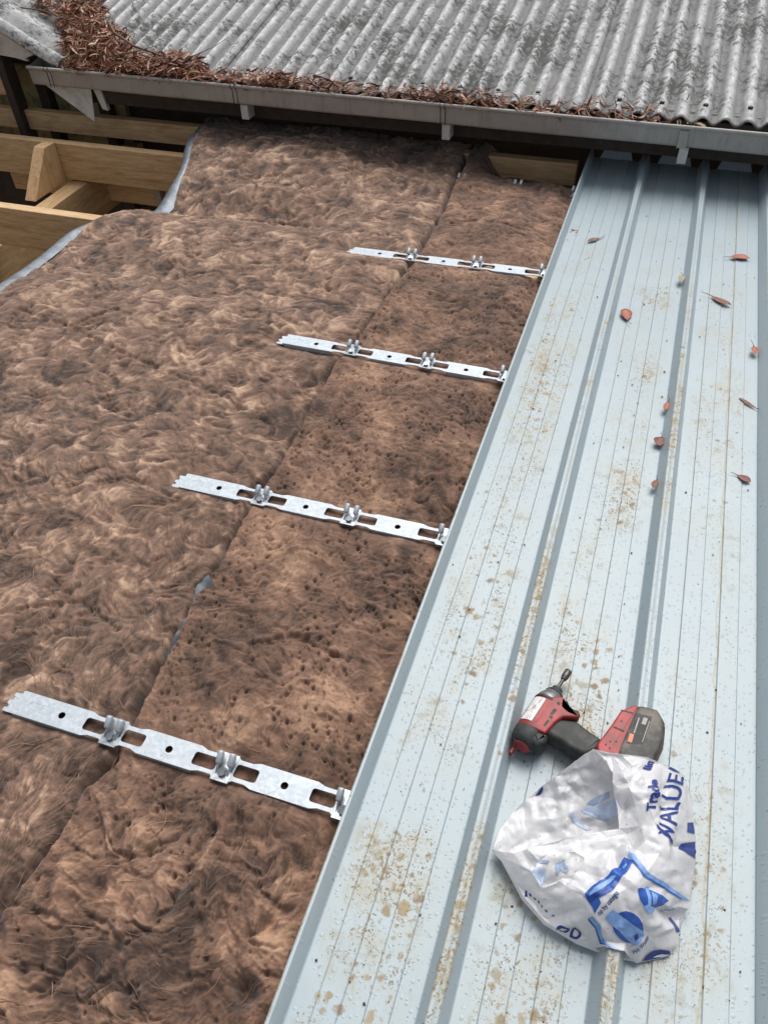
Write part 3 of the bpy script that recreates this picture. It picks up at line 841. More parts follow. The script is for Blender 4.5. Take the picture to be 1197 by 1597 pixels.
# foil edge of the left blanket: two crinkled lengths
def foil_strip(ya, yb, wfun, seed):
    n = 90; m = 12; V = []
    yy = np.linspace(ya, yb, n); pad = 9
    EX = np.convolve(np.pad(edge_x(yy), pad, 'edge'), np.ones(2 * pad + 1) / (2 * pad + 1), 'valid')
    zz = np.max([bil(FL['z'], EX + o_, yy, FL['x0'], Y0, RES) for o_ in (0.012, 0.018, 0.024)], 0)
    ZZ = np.convolve(np.pad(zz, pad, 'edge'), np.ones(2 * pad + 1) / (2 * pad + 1), 'valid')
    for i in range(n):
        y = yy[i]; ex = float(EX[i]); z0 = float(ZZ[i]) + 0.007
        w, drop, lean = wfun((y - ya) / (yb - ya))
        for k in range(m):
            t = k / (m - 1)
            cr = 0.0014 * float(pn(np.array([y * 30.]), np.array([t * 3.]), seed)[0]) + 0.006 * float(pn(np.array([y * 3.]), np.array([t * 1.5]), seed + 1)[0])
            V.append((ex + 0.042 - w * 1.12 * (t ** 0.9) + cr * 0.5, y + lean * t + cr * 0.4, z0 + 0.012 * math.sin(math.pi * t) - drop * t * t + cr))
    me = mesh_np('foil_edge', np.array(V), grid_quads(n, m))
    return link('foil_edge', me, M_FOIL, blL, True)
foil_strip(0.2, 1.99, lambda t: (0.170 - 0.095 * t + 0.005 * math.sin(t * 13), 0.14 - 0.10 * t, 0.0), 501)
foil_strip(2.075, 2.84, lambda t: (0.075 - 0.045 * t + 0.014 * math.sin(t * 9 + 1), 0.02 + 0.03 * t, -0.03 * (1 - t)), 511)
# foil showing in the seam
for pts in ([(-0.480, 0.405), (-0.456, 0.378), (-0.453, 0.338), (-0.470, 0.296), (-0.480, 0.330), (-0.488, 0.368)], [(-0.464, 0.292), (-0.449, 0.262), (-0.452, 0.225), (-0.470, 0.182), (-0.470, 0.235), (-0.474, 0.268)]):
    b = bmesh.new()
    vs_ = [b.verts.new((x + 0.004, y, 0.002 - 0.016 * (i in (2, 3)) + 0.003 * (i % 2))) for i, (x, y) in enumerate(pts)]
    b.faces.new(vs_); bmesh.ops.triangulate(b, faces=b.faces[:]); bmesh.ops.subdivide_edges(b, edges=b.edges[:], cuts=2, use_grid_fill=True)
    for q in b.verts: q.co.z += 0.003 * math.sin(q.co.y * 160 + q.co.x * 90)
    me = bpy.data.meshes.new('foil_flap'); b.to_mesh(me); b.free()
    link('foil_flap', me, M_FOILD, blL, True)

# ------------------------------------------------------------------ pale blue roof sheets
def rib(xc):                                  # trapezoid rib with a shallow flute on top
    return [(xc - .0245, 0), (xc - .0225, .002), (xc - .0095, .0385), (xc - .0075, .0405), (xc - .003, .0405), (xc, .0395), (xc + .003, .0405), (xc + .0075, .0405), (xc + .0095, .0385), (xc + .0225, .002), (xc + .0245, 0)]
def pan(x0):                                  # shallow swages between two ribs
    out = []; up = False
    for s in (0.062, 0.099, 0.136, 0.173):
        h0, h1 = (0.0026, 0) if up else (0, 0.0026)
        out += [(x0 + s - .0011, h0), (x0 + s + .0011, h1)]; up = not up
    return out
def sheet_profile(xs, first_male):
    P = []
    if first_male:
        P += [(xs + .0075, .0365), (xs + .0085, .0400), (xs + .0105, .0412), (xs + .0140, .0405), (xs + .0155, .0385), (xs + .0255, .002), (xs + .0275, 0)]
    else:
        P += [(xs - .024, .004)] + [(x, z + .0012) for x, z in rib(xs)[2:]]
    P += pan(xs) + rib(xs + .233) + pan(xs + .233) + rib(xs + .466) + pan(xs + .466) + (rib(xs + .699)[:-1] if first_male else rib(xs + .699)[:-1])
    return P
def make_sheet(xs, male, label):
    P = sheet_profile(xs, male); n = len(P)
    ys = np.linspace(-1.5, 2.925, 120)
    PX = np.array([p[0] for p in P]); PZ = np.array([p[1] for p in P])
    flat = (PZ < 0.0035).astype(float)
    V = []
    for y in ys:
        wav = 0.0007 * flat * (pn(PX * 4.3, PX * 0 + y * 1.6, 800) + 0.5 * pn(PX * 9, PX * 0 + y * 3.1, 801)) + 0.0006 * pn(PX * 0 + 1.5, PX * 0 + y * 1.1, 802)
        V.append(np.stack([PX + 0.0005 * pn(PX * 0, PX * 0 + y * 1.3, 803), np.full(n, y), PZ + wav], -1))
    V = np.array(V).reshape(-1, 3); q = grid_quads(len(ys), n); N = len(V)
    # underside, offset along the profile normal
    tx = np.gradient(PX); tz = np.gradient(PZ); l = np.hypot(tx, tz)
    off = np.stack([tz / l, np.zeros(n), -tx / l], -1) * 0.0006
    V2 = V + np.tile(off, (len(ys), 1))
    e = np.arange(n - 1); s_ = np.arange(len(ys) - 1) * n
    side = [np.stack([s_, s_ + N, s_ + n + N, s_ + n], -1), np.stack([s_ + n - 1, s_ + n + n - 1, s_ + n + n - 1 + N, s_ + n - 1 + N], -1)]
    k = (len(ys) - 1) * n
    ends = [np.stack([e, e + N, e + 1 + N, e + 1], -1), np.stack([k + e, k + e + 1, k + e + 1 + N, k + e + N], -1)]
    me = mesh_np('roof_sheeting', np.concatenate([V, V2]), np.concatenate([q, q[:, ::-1] + N] + side + ends))
    o = link('roof_sheeting', me, M_SHEET, None, True)
    auto_smooth(o, 25)
    tag(o, label, 'roof sheet', 'pale blue ribbed roof sheets')
    for j in range(3):                          # pan ends turned up under the gutter
        x0 = xs + .233 * j + .050; x1 = xs + .233 * j + .183
        pts = []
        for t in range(9):
            a = math.pi * t / 8
            pts.append(((x0 + x1) / 2 - (x1 - x0) / 2 * (0.80 * math.cos(a) if 0 < t < 8 else math.cos(a)) * (1 if t in (0, 8) else 1.1), 0.042 * min(1, 1.9 * math.sin(a))))
        b = MB(); m = len(pts)
        b.add([(x, 2.922 + z * 0.5, z + 0.0012) for x, z in pts] + [(x, 2.9235 + z * 0.5, z + 0.0008) for x, z in pts], [tuple(range(m)), tuple(range(m, 2 * m))[::-1]] + [(i, m + i, m + (i + 1) % m, (i + 1) % m) for i in range(m)])
        b.build('turned_up_pan_end', M_SHEET, o)
    return o
sheetA = make_sheet(0.0, True, 'muddy pale blue ribbed steel roof sheet carrying the driver and the bag')
sheetB = make_sheet(0.699, False, 'pale blue ribbed roof sheet at the right edge of the photo')

# ------------------------------------------------------------------ clip strips
def curve_plate(outline, holes, th, bev=0.0003):
    cu = bpy.data.curves.new('plate', 'CURVE'); cu.dimensions = '2D'; cu.fill_mode = 'BOTH'
    cu.extrude = th / 2 - bev; cu.bevel_depth = bev; cu.bevel_resolution = 0
    for loop in [outline] + holes:
        sp = cu.splines.new('POLY'); sp.points.add(len(loop) - 1)
        for p, (x, y) in zip(sp.points, loop): p.co = (x, y, 0, 1)
        sp.use_cyclic_u = True
    ob = bpy.data.objects.new('plate', cu); COL.objects.link(ob)
    dg = bpy.context.evaluated_depsgraph_get()
    me = bpy.data.meshes.new_from_object(ob.evaluated_get(dg))
    bpy.data.objects.remove(ob); bpy.data.curves.remove(cu)
    return me
def mesh_to_mb(b, me, dx=0, dy=0, dz=0):
    b.add([(v.co.x + dx, v.co.y + dy, v.co.z + dz) for v in me.vertices], [tuple(p.vertices) for p in me.polygons])
    bpy.data.meshes.remove(me)
def rrect(x0, x1, y0, y1, r=.006, n=4):
    out = []
    for cx, cy, a0 in ((x1 - r, y1 - r, 0), (x0 + r, y1 - r, 90), (x0 + r, y0 + r, 180), (x1 - r, y0 + r, 270)):
        for k in range(n + 1):
            a = R(a0 + 90 * k / n); out.append((cx + r * math.cos(a), cy + r * math.sin(a)))
    return out
POSTS = (-0.466, -0.233, 0.0)
def strip_meshes():
    top, bot = [], []
    xs_ = [-0.683]
    T = [(-0.683, 0.025)]
    for p in POSTS:
        T += [(p - .060, .025), (p - .046, .0205), (p - .022, .0205), (p - .017, .0245), (p + .017, .0245), (p + .022, .0205), (p + .046, .0205), (p + .060, .025)]
    T = [q for q in T if q[0] <= 0.0125] + [(0.0125, .0245)]
    outline = T + [(x, -y) for x, y in reversed(T)]
    holes = []
    for p in POSTS:
        holes.append(rrect(p - .066, p - .0185, -.0130, .0125))
        if p < -0.1: holes.append(rrect(p + .0185, p + .064, -.0130, .0125))
    for hx in (-0.583, -0.3495, -0.1165):
        holes.append([(hx + .0072 * math.cos(2 * math.pi * k / 16), .0072 * math.sin(2 * math.pi * k / 16)) for k in range(16)])
    b = MB(); mesh_to_mb(b, curve_plate(outline, holes, .0022), 0, .006, 0)
    # turned-down edges
    segs = [(-0.681, POSTS[0] - .062), (POSTS[0] + .062, POSTS[1] - .062), (POSTS[1] + .062, POSTS[2] - .062)]
    for (a, c) in segs:
        for sgn in (-1, 1):
            y = .006 + sgn * .0243
            b.box(a, c, y - .0008, y + .0008, -.0125, -.0004)
    b.box(-.6846, -.6830, -.018, .030, -.0062, .0012)      # step down to the tail
    tail = [(-.7065, -.020), (-.7065, -.012), (-.7005, -.011), (-.7005, -.005), (-.7065, -.003), (-.7065, .004), (-.699, .006), (-.699, .013), (-.703, .0145), (-.703, .021), (-.6835, .024), (-.6835, -.020)]
    m2 = curve_plate(tail[::-1], [], .002); mesh_to_mb(b, m2, 0, .003, -.0056)
    o = b.build('strip', M_GALV); me = o.data; bpy.data.objects.remove(o)
    # clip post
    c = MB()
    c.box(-.0175, .0175, -.0225, .0315, .0012, .0028, .0005)
    c.box(-.0175, .0175, -.0245, -.0205, -.004, .0045, .0006)
    for sgn in (-1, 1):
        pf = [(-.012, .0026), (.026, .0026), (.024, .016), (.012, .020), (.000, .014)]
        x = sgn * .0118
        c.add([(x - .0009, y, z) for y, z in pf] + [(x + .0009, y, z) for y, z in pf], [(0, 1, 2, 3, 4), (9, 8, 7, 6, 5)] + [(i, (i + 1) % 5, 5 + (i + 1) % 5, 5 + i) for i in range(5)])
    o = c.build('clip', M_GALVD); mc = o.data; bpy.data.objects.remove(o)
    r_ = MB()
    r_.tube([(0, .0015, .0120), (0, .0035, .0136), (0, .0195, .0225), (0, .0215, .0236)], [.0048, .0064, .0064, .0050], 14)
    o = r_.build('prong', M_GALV, None, True); mp = o.data; bpy.data.objects.remove(o)
    s_ = MB()
    s_.tube([(0, -.007, .0028), (0, -.0076, .0046)], .0102, 16)
    s_.tube([(0, -.0077, .0047), (0, -.0096, .0110)], .0072, 6)
    o = s_.build('screw', M_GALVD); ms = o.data; bpy.data.objects.remove(o)
    return me, mc, mp, ms
STRIP, CLIP, PRONG, SCREW = strip_meshes()
emb = MB()                                     # stamped arrow outline
arrow = [(-.662, 0), (-.648, .0115), (-.648, .0075), (-.604, .0075), (-.604, -.0075), (-.648, -.0075), (-.648, -.0115)]
emb.tube([(x, y + .006, .0010) for x, y in arrow + arrow[:1]], .00045, 5)
for k in range(7):
    x = -.643 + k * .0054
    emb.tube([(x, .0025, .0011), (x + .001, .0095, .0011), (x + .0032, .0025 + .007 * (k % 2), .0011)], .0003, 4)
o = emb.build('stamped_arrow', M_GALV); EMB = o.data; bpy.data.objects.remove(o)
def text_mesh(body, size, offset=0.0, extrude=0.0, shear=0.0, spacing=1.0):
    cu = bpy.data.curves.new('t', 'FONT'); cu.body = body; cu.size = size; cu.align_x = 'CENTER'; cu.align_y = 'CENTER'
    cu.offset = offset; cu.extrude = extrude; cu.shear = shear; cu.space_character = spacing; cu.resolution_u = 4
    ob = bpy.data.objects.new('t', cu); COL.objects.link(ob)
    dg = bpy.context.evaluated_depsgraph_get(); me = bpy.data.meshes.new_from_object(ob.evaluated_get(dg))
    bpy.data.objects.remove(ob); bpy.data.curves.remove(cu)
    return me
T700 = text_mesh('700', .013, 0, .0002); T700.materials.append(M_GALVD)
SL = ['nearest galvanised clip strip, its stamped arrow end lying on the wool at the left edge', 'second nearest galvanised clip strip, partly hidden by wool beside its left clip',
      'middle galvanised clip strip of the five on the insulation', 'fourth galvanised clip strip, partly buried in pulled up wool', 'farthest clip strip, in the shade under the gutter']
for i, y in enumerate(PUR):
    e_ = tag(empty('clip_strip', (0, y, (0, 0, 0, 0, -.025)[i])), SL[i], 'clip strip', 'clip strips screwed along the purlins')
    e_.rotation_euler = (R(random.uniform(-1, 1)), R((0.4, -0.2, 0.3, -0.5, 0.2)[i]), R((0.35, 0.2, -0.1, 0.5, -0.2)[i]))
    s0 = link('strip', STRIP, None, e_)
    link('stamped_arrow', EMB, None, s0)
    for hx in (-.318,):
        t_ = link('stamped_number', T700, None, s0); t_.location = (hx - .032, -.008, .0012)
    for p in POSTS:
        c_ = link('clip', CLIP, None, e_); c_.location = (p, .001, 0)
        for sg in (-1, 1):
            g_ = link('prong', PRONG, None, c_); g_.location = (sg * .0118, 0.002, random.uniform(-.001, .001)); g_.rotation_euler = (R(random.uniform(-3, 3)), 0, R(random.uniform(-3, 3)))
        link('screw', SCREW, None, c_)

# ------------------------------------------------------------------ leaves
def leaf_geo(L, W, bend, curl, fold, n=6):
    """long dry leaf along +x, tip and stalk end pointed"""
    V = []; F = []
    for i in range(n + 1):
        t = i / n; w = W * 0.5 * (math.sin(math.pi * t ** 0.8) ** 0.9 if 0 < t < 1 else 0.02)
        x = L * (t - 0.5); yc = bend * math.sin(math.pi * t); zc = curl * (4 * (t - .5) ** 2)
        V += [(x, yc - w, zc + fold * w), (x, yc, zc), (x, yc + w, zc + fold * w)]
    for i in range(n):
        a = 3 * i
        F += [(a, a + 1, a + 4, a + 3), (a + 1, a + 2, a + 5, a + 4)]
    return np.array(V), np.array(F)
def litter(name, spots, seed):
    r = np.random.default_rng(seed); VV = []; FF = []; TT = []; nb = 0
    for (x, y, z, big) in spots:
        L = r.uniform(.040, .100) * big; n = 4
        V, F = leaf_geo(L, L * r.uniform(.055, .14), L * r.normal(0, .12), L * r.normal(0.02, .12), r.uniform(-.2, .8), n)
        rot = Matrix.Rotation(r.uniform(0, 2 * math.pi), 3, 'Z') @ Matrix.Rotation(r.normal(0, 0.38), 3, 'Y') @ Matrix.Rotation(r.normal(0, .7), 3, 'X')
        V = V @ np.array(rot).T + np.array([x, y, z])
        VV.append(V); FF.append(F + nb); nb += len(V)
        TT.append(np.full(len(V), np.clip(r.normal(.58, .23), 0, 1) if r.random() > .03 else 0.97))
    me = mesh_np(name, np.concatenate(VV), np.concatenate(FF)); attr(me, 'tone', np.concatenate(TT))
    return link(name, me, M_LEAF)
spots = []
r = np.random.default_rng(5)
def surf(x, y):
    return max(roof_z(x, y), wing_z(x, y) if x < -2.39 else -9)
# heap in the valley and the corner
cnt = 0
while cnt < 4200:
    x = r.uniform(-3.05, -1.0); y = r.uniform(2.70, 3.75)
    vx = -2.40 - (roof_z(x, y) - 0.262) / 0.5           # valley line
    right = x - vx
    wr = np.interp(y, [2.7, 2.80, 2.95, 3.1, 3.5], [1.15, 0.80, 0.36, 0.12, 0.06]); wl = np.interp(y, [2.7, 2.76, 2.9, 3.4], [0.0, 0.02, 0.16, 0.40])
    wr *= 1 + 0.35 * math.sin(x * 13); wl *= 0.8 + 0.35 * math.sin(y * 31 + 9 * x) + r.uniform(-.1, .1)
    if right > wr or -right > wl: continue
    dens = 1 - (right / wr if right > 0 else -right / wl)
    if r.random() > 0.25 + dens: continue
    h = 0.085 * dens ** 0.7 * r.random()
    if y < 2.76: h = 0.03 * r.random() * (1 if x < -1.6 else .6); base = lipz(x) - .004
    else: base = surf(x, y) + 0.010
    spots.append((x, y, base + h, 1.0)); cnt += 1
# along the gutter
for k in range(2900):
    x = -2.35 + 2.95 * r.random() ** 1.25
    amt = np.interp(x, [-2.4, -1.4, -1.0, -0.55, -0.2, 0.1, 0.35, 0.6], [1, .9, .65, .8, .62, .40, .12, .0]) * (0.75 + 0.25 * math.sin(x * 9))
    if r.random() > amt: continue
    y = 2.703 + 0.085 * r.random() ** 1.3
    spots.append((x, y, lipz(x) - 0.004 + 0.050 * amt * r.random() + max(0, y - 2.745) * .3, 0.95))
for k in range(34):                                    # strays on the roof
    x = r.uniform(-1.7, 0.5); y = r.uniform(2.78, 2.9)
    spots.append((x, y, roof_z(x, y) + .012, .55))
lit = litter('leaf_litter', spots, 77)
tag(lit, 'thick drift of dry reddish brown leaves in the roof valley and gutter', 'leaf litter', kind='stuff')
def twig(pts, rad, label):
    b = MB(); n = len(pts); b.tube(pts, [rad * (1 - .6 * i / (n - 1)) for i in range(n)], 6)
    tag(b.build('twig', M_TWIG, None, True), label, 'twig', 'twigs in the leaf litter')
def onv(x, y, h): return (x, y, surf(x, y) + h)
twig([onv(-2.62, 2.86, .07), onv(-2.56, 2.93, .075), onv(-2.44, 2.97, .085), onv(-2.30, 2.96, .075), onv(-2.22, 2.93, .06)], .0035, 'thin curved twig reaching over the wing roof from the leaf pile')
twig([onv(-2.28, 3.02, .08), onv(-2.20, 2.93, .075), onv(-2.05, 2.84, .07), onv(-1.90, 2.80, .06), onv(-1.80, 2.78, .05)], .0075, 'thick bent twig lying across the leaf pile')
twig([onv(-2.22, 2.74, .05), onv(-2.1, 2.775, .06), onv(-2.0, 2.80, .07), onv(-1.93, 2.85, .075)], .0035, 'pale straight twig near the gutter bead in the leaf pile')
twig([onv(-1.78, 2.83, .04), onv(-1.70, 2.93, .045), onv(-1.66, 3.02, .05)], .002, 'fine twig standing at the right end of the leaf pile')

def dry_leaf(p0, p1, W, mat, label, curl=.1, fold=.5, bend=.0, stem=0.35, z=0.003):
    stem *= .6
    a = Vector((p0[0], p0[1], 0)); c = Vector((p1[0], p1[1], 0)); d = c - a; L = d.length
    curl *= .6; V, F = leaf_geo(L, W, L * bend, L * curl, fold, 8)
    me = mesh_np('blade', V, F)
    e_ = empty('dry_leaf', ((a + c) / 2)[:], math.atan2(d.y, d.x)); e_.location.z = z
    o = link('blade', me, mat, e_, True)
    so = o.modifiers.new('t', 'SOLIDIFY'); so.thickness = .0006
    b = MB(); zt = L * curl
    b.tube([(L / 2 - .003, 0, zt), (L / 2 + L * stem * .5, L * .05, zt + .002), (L / 2 + L * stem, L * .16, zt + .004)], [.0011, .0009, .0006], 5)
    b.build('stalk', M_TWIG, e_, True)
    tag(e_, label, 'leaf', 'fallen leaves on the pale blue sheet')
dry_leaf((0.106, 2.167), (0.150, 2.205), .018, M_LEAFBR, 'brown leaf lying on the left pan, farthest left of the leaves', .10, .6, .05, .6)
dry_leaf((0.646, 2.185), (0.580, 2.176), .034, M_LEAFRED, 'bright rusty leaf nearest the gutter on the right pan', .12, .5, -.05, .55)
dry_leaf((0.594, 1.863), (0.531, 1.905), .026, M_LEAFBR, 'rusty brown leaf below the bright one on the right pan', .12, .5, .06, .6)
dry_leaf((0.283, 1.755), (0.296, 1.690), .036, M_LEAFRED, 'broad torn red leaf on the middle pan near the first rib', .12, .4, .0, .7)
dry_leaf((0.665, 1.599), (0.660, 1.640), .022, M_LEAFRED, 'small upright red leaf against the right rib', .15, .7, .0, 1.0, .010)
dry_leaf((0.625, 1.388), (0.673, 1.350), .011, M_LEAFBR, 'narrow brown leaf sliver on the right pan, above the dark oval leaf', .05, .5, .0, .15)
dry_leaf((0.438, 1.262), (0.446, 1.306), .016, M_LEAFRED, 'small red leaf touching the left side of the second rib', .12, .7, .0, .7, .012)
dry_leaf((0.436, 1.118), (0.441, 1.156), .034, M_LEAFBR, 'round dark leaf at the foot of the second rib', .10, .5, .0, .6, .008)
dry_leaf((0.659, 1.052), (0.626, 1.068), .022, M_LEAFBR, 'dark oval leaf on the right pan, nearest of the leaves', .12, .4, .0, .6)
dry_leaf((0.434, 1.950), (0.437, 2.000), .022, M_LEAFTAN, 'pale tan curled leaf beside the second rib', .2, .9, .0, .2, .010)
dry_leaf((0.435, 0.952), (0.443, 0.985), .016, M_LEAFBR, 'tiny dark leaf scrap on the side of the second rib', .1, .5, .0, .3, .014)

# crumbs of dirt and wool on the sheet
r = np.random.default_rng(9)
b = MB()
ico = [(0, 0, 1), (.9, 0, .1), (0, .8, .2), (-.8, 0, 0), (0, -.9, .1), (0, 0, -.3)]
icf = [(0, 1, 2), (0, 2, 3), (0, 3, 4), (0, 4, 1), (5, 2, 1), (5, 3, 2), (5, 4, 3), (5, 1, 4)]
for k in range(900):
    p = r.integers(0, 3); x = .233 * p + r.uniform(.035, .2); y = -0.4 + 2.9 * r.random() ** 1.3
    s_ = .0007 + .0026 * r.random() ** 5; an = r.uniform(0, 6.3); el = r.uniform(.5, 1.6)
    ca, sa = math.cos(an) * s_, math.sin(an) * s_
    b.add([(x + (q[0] * ca * el - q[1] * sa), y + (q[0] * sa * el + q[1] * ca), .0018 + q[2] * s_) for q in ico], icf)
M_GRIT = simple('dark_roof_grit', (0.07, 0.06, 0.045), 0.9, 0, .5, 60)
tag(b.build('roof_grit', M_GRIT, None, False, False), 'dark crumbs of dirt scattered over the pale blue sheet', 'grit', kind='stuff')

# ------------------------------------------------------------------ impact driver
M_RED = simple('scuffed_red_tool_plastic', (0.30, 0.026, 0.026), 0.48, 0, .25, 60, .15, (0.09, 0.035, 0.03), .55, 45)
M_BLACK = simple('black_rubber_grip', (0.022, 0.024, 0.024), 0.62, 0, .4, 60, .4, (0.10, 0.095, 0.085), .35, 30)
M_NOSE = simple('scuffed_grey_alloy_nose', (0.20, 0.20, 0.205), 0.45, .6, .3, 60, .2, (0.06, 0.055, 0.05), .6, 40)
M_BIT = simple('worn_dark_bit_steel', (0.10, 0.09, 0.085), 0.42, .8, .3, 90)
M_BATT = simple('dusty_black_battery_plastic', (0.045, 0.043, 0.040), 0.6, 0, .4, 40, .5, (0.19, 0.16, 0.125), .75, 22)
def label_mat():
    t = NT('scratched_white_black_label'); c = t.co()
    n = t.ramp(t.noise(t.co(scale=(1, 2.4, 1)), 45, 6, .75), [(.36, 0), (.46, 1)])
    col = t.mix(n, (0.10, 0.04, 0.04), (0.66, 0.65, 0.64))
    t.set(Base_Color=col, Roughness=.45); return t.m
M_LABEL = label_mat()
M_ORANGE = simple('orange_print', (0.62, 0.17, 0.08), .5, 0, .2, 60)
M_GREYPRINT = simple('grey_print', (0.30, 0.29, 0.28), .5, 0, .3, 90)

def pillow(name, poly, zc, t, rnd, mat, parent, n=4):
    """outline in tool coordinates (mm) swollen to half thickness t with rounded rims"""
    P = [Vector((x, y)) for x, y in poly]
    area = sum(P[i].x * P[(i + 1) % len(P)].y - P[(i + 1) % len(P)].x * P[i].y for i in range(len(P)))
    if area < 0: P = P[::-1]
    # soften corners
    Q = []
    for i in range(len(P)):
        a, b_, c = P[i - 1], P[i], P[(i + 1) % len(P)]
        Q += [b_.lerp(a, .26), b_.lerp(a, .06) * .5 + b_.lerp(c, .06) * .5, b_.lerp(c, .26)]
    m = len(Q); rings = []
    nor = []
    for i in range(m):
        tt = (Q[(i + 1) % m] - Q[i - 1]).normalized(); nor.append(Vector((tt.y, -tt.x)))
    lev = []
    for k in range(n + 1):
        a = math.pi / 2 * k / n; lev.append((rnd * (1 - math.sin(a)), -t + rnd * (1 - math.cos(a))))
    lev = lev + [(i_, -z_) for i_, z_ in reversed(lev)]
    V = []; F = []
    for (ins, z) in lev:
        for i in range(m):
            q = Q[i] - nor[i] * ins; V.append((q.x * .001, q.y * .001, (zc + z) * .001))
    for k in range(len(lev) - 1):
        for i in range(m):
            j = (i + 1) % m; F.append((k * m + i, k * m + j, (k + 1) * m + j, (k + 1) * m + i))
    F.append(tuple(range(m))[::-1]); F.append(tuple((len(lev) - 1) * m + i for i in range(m)))
    b = MB(); b.add(V, F)
    return auto_smooth(b.build(name, mat, parent), 40)
def lathe(name, prof, cy, cz, mat, parent, n=28, sq=1.0):
    V = []; F = []
    for (x, rr) in prof:
        for k in range(n):
            a = 2 * math.pi * k / n
            V.append((x * .001, (cy + rr * math.cos(a)) * .001, (cz + rr * sq * math.sin(a)) * .001))
    for i in range(len(prof) - 1):
        for k in range(n):
            j = (k + 1) % n; F.append((i * n + k, i * n + j, (i + 1) * n + j, (i + 1) * n + k))
    F.append(tuple(range(n))[::-1]); F.append(tuple((len(prof) - 1) * n + k for k in range(n)))
    b = MB(); b.add(V, F); return auto_smooth(b.build(name, mat, parent), 40)
drv = tag(empty('impact_driver', (0.2693, 0.2033, 0.0012), math.atan2(0.9522, 0.3056)), 'scuffed red and black cordless impact driver lying on its side beside the bag', 'power tool')
drv.scale = (1, -1, 1)                          # tool's second axis runs towards the battery
ZC = 33
hous = lathe('motor_housing', [(14, 25), (18, 27), (40, 28), (80, 27.5), (90, 26)], 4, ZC, M_RED, drv)
pillow('side_housing', [(16, 2), (90, 2), (103, 18), (104, 28), (88, 33), (85, 45), (91, 60), (83, 65), (68, 42), (52, 36), (20, 32)], ZC, 27, 4, M_RED, drv)
lathe('nose_cone', [(90, 25.5), (92, 26), (100, 24), (110, 19), (114, 17)], 3, ZC, M_NOSE, drv)
lathe('collar', [(113.5, 17), (115, 18), (120, 15), (123, 12.5), (124, 10.5), (129, 10.5), (130, 9)], 3, ZC, M_BLACK, drv)
bit = lathe('bit', [(130, 3.4), (153, 3.4), (154, 5.5), (158, 6.2), (160, 7.2), (176, 7.4), (177, 6.6), (177.2, 4.8), (171, 4.6)], 2, ZC, M_BIT, drv, 16)
cap = lathe('rear_cap', [(-13, 13), (-12, 17), (-9, 22), (-3, 26), (6, 28), (17, 28.5), (19, 27.5)], 5, ZC, M_BLACK, drv)
lathe('rear_plate', [(-15, 10), (-14.6, 14.5), (-12.4, 16.5)], 5, ZC, M_RED, cap)
for k in range(6):
    a = R(60 * k + 20)
    lathe('cap_screw', [(-14.8, 1.7), (-13.4, 2.2)], 5 + 19 * math.cos(a), ZC + 19 * math.sin(a), M_BIT, cap, 8)
pillow('rear_bumper', [(-4, 8), (20, 6), (24, 38), (4, 40), (-8, 30)], ZC, 24, 9, M_BLACK, drv)
pillow('trigger', [(104, 26), (111, 31), (103, 40), (101, 48), (104, 57), (97, 64), (84, 60), (82, 30)], ZC, 13, 3, M_BLACK, drv)
pillow('grip', [(26, 22), (60, 24), (68, 40), (80, 64), (75, 90), (73, 119), (50, 121), (28, 106), (25, 83), (27, 55)], ZC, 20, 8, M_BLACK, drv)
foot = pillow('foot', [(73, 117), (108, 120), (137, 121), (162, 136), (164, 146), (66, 154), (24, 166), (16, 148), (28, 130), (52, 115)], ZC, 30, 4, M_RED, drv)
for x, y in ((60, 128), (70, 132), (58, 136), (76, 140), (118, 131)):
    lathe_o = MB(); lathe_o.tube([(x * .001, y * .001, (ZC + 29.2) * .001), (x * .001, y * .001, (ZC + 30.4) * .001)], .0018, 10)
    lathe_o.build('foot_screw', M_BLACK, foot)
for pl in ([(98, 124), (101, 124), (104, 143), (100, 143)], [(137, 122), (139, 121.5), (146, 142), (143.5, 142)]):
    b = MB(); b.prism([(x * .001, y * .001) for x, y in pl], (ZC + 29) * .001, (ZC + 30.5) * .001)
    b.build('foot_groove', M_BLACK, foot)
bat = pillow('battery', [(166, 140), (178, 174), (160, 196), (121, 208), (92, 209), (46, 200), (30, 188), (22, 160), (66, 148)], ZC - 1, 33, 8, M_BATT, drv)
pillow('battery_ridge', [(170, 160), (180, 176), (162, 199), (121, 212), (92, 213), (46, 203), (60, 190), (120, 198)], ZC - 4, 22, 7, M_BATT, bat)
def decal(name, pl, z, mat, parent, th=.4):
    b = MB(); b.prism([(x * .001, y * .001) for x, y in pl], z * .001, (z + th) * .001); return b.build(name, mat, parent)
decal('battery_label', [(147, 146), (156, 172), (96, 180), (82, 156)], ZC + 31.8, M_BLACK, bat)
decal('orange_box', [(103, 153), (105, 160), (88, 163), (86, 156)], ZC + 32.3, M_ORANGE, bat)
decal('grey_box', [(146, 160), (148, 167), (134, 169), (132, 162)], ZC + 32.3, M_GREYPRINT, bat)
decal('print_line', [(140, 153), (141, 155), (108, 160), (107, 158)], ZC + 32.3, M_GREYPRINT, bat)
decal('print_line', [(145, 171), (145.6, 172.2), (100, 178), (99.4, 176.8)], ZC + 32.3, M_GREYPRINT, bat)
# vents in the side housing
for pl in ([(84, 20), (90, 20), (90, 26), (84, 26)], [(59, 20), (74, 21), (74, 27), (59, 26)], [(52, 22), (57, 22), (57, 28), (52, 28)], [(32, 21), (46, 22), (46, 26), (32, 25)]):
    decal('vent', pl, ZC + 26.6, M_BLACK, drv, .7)
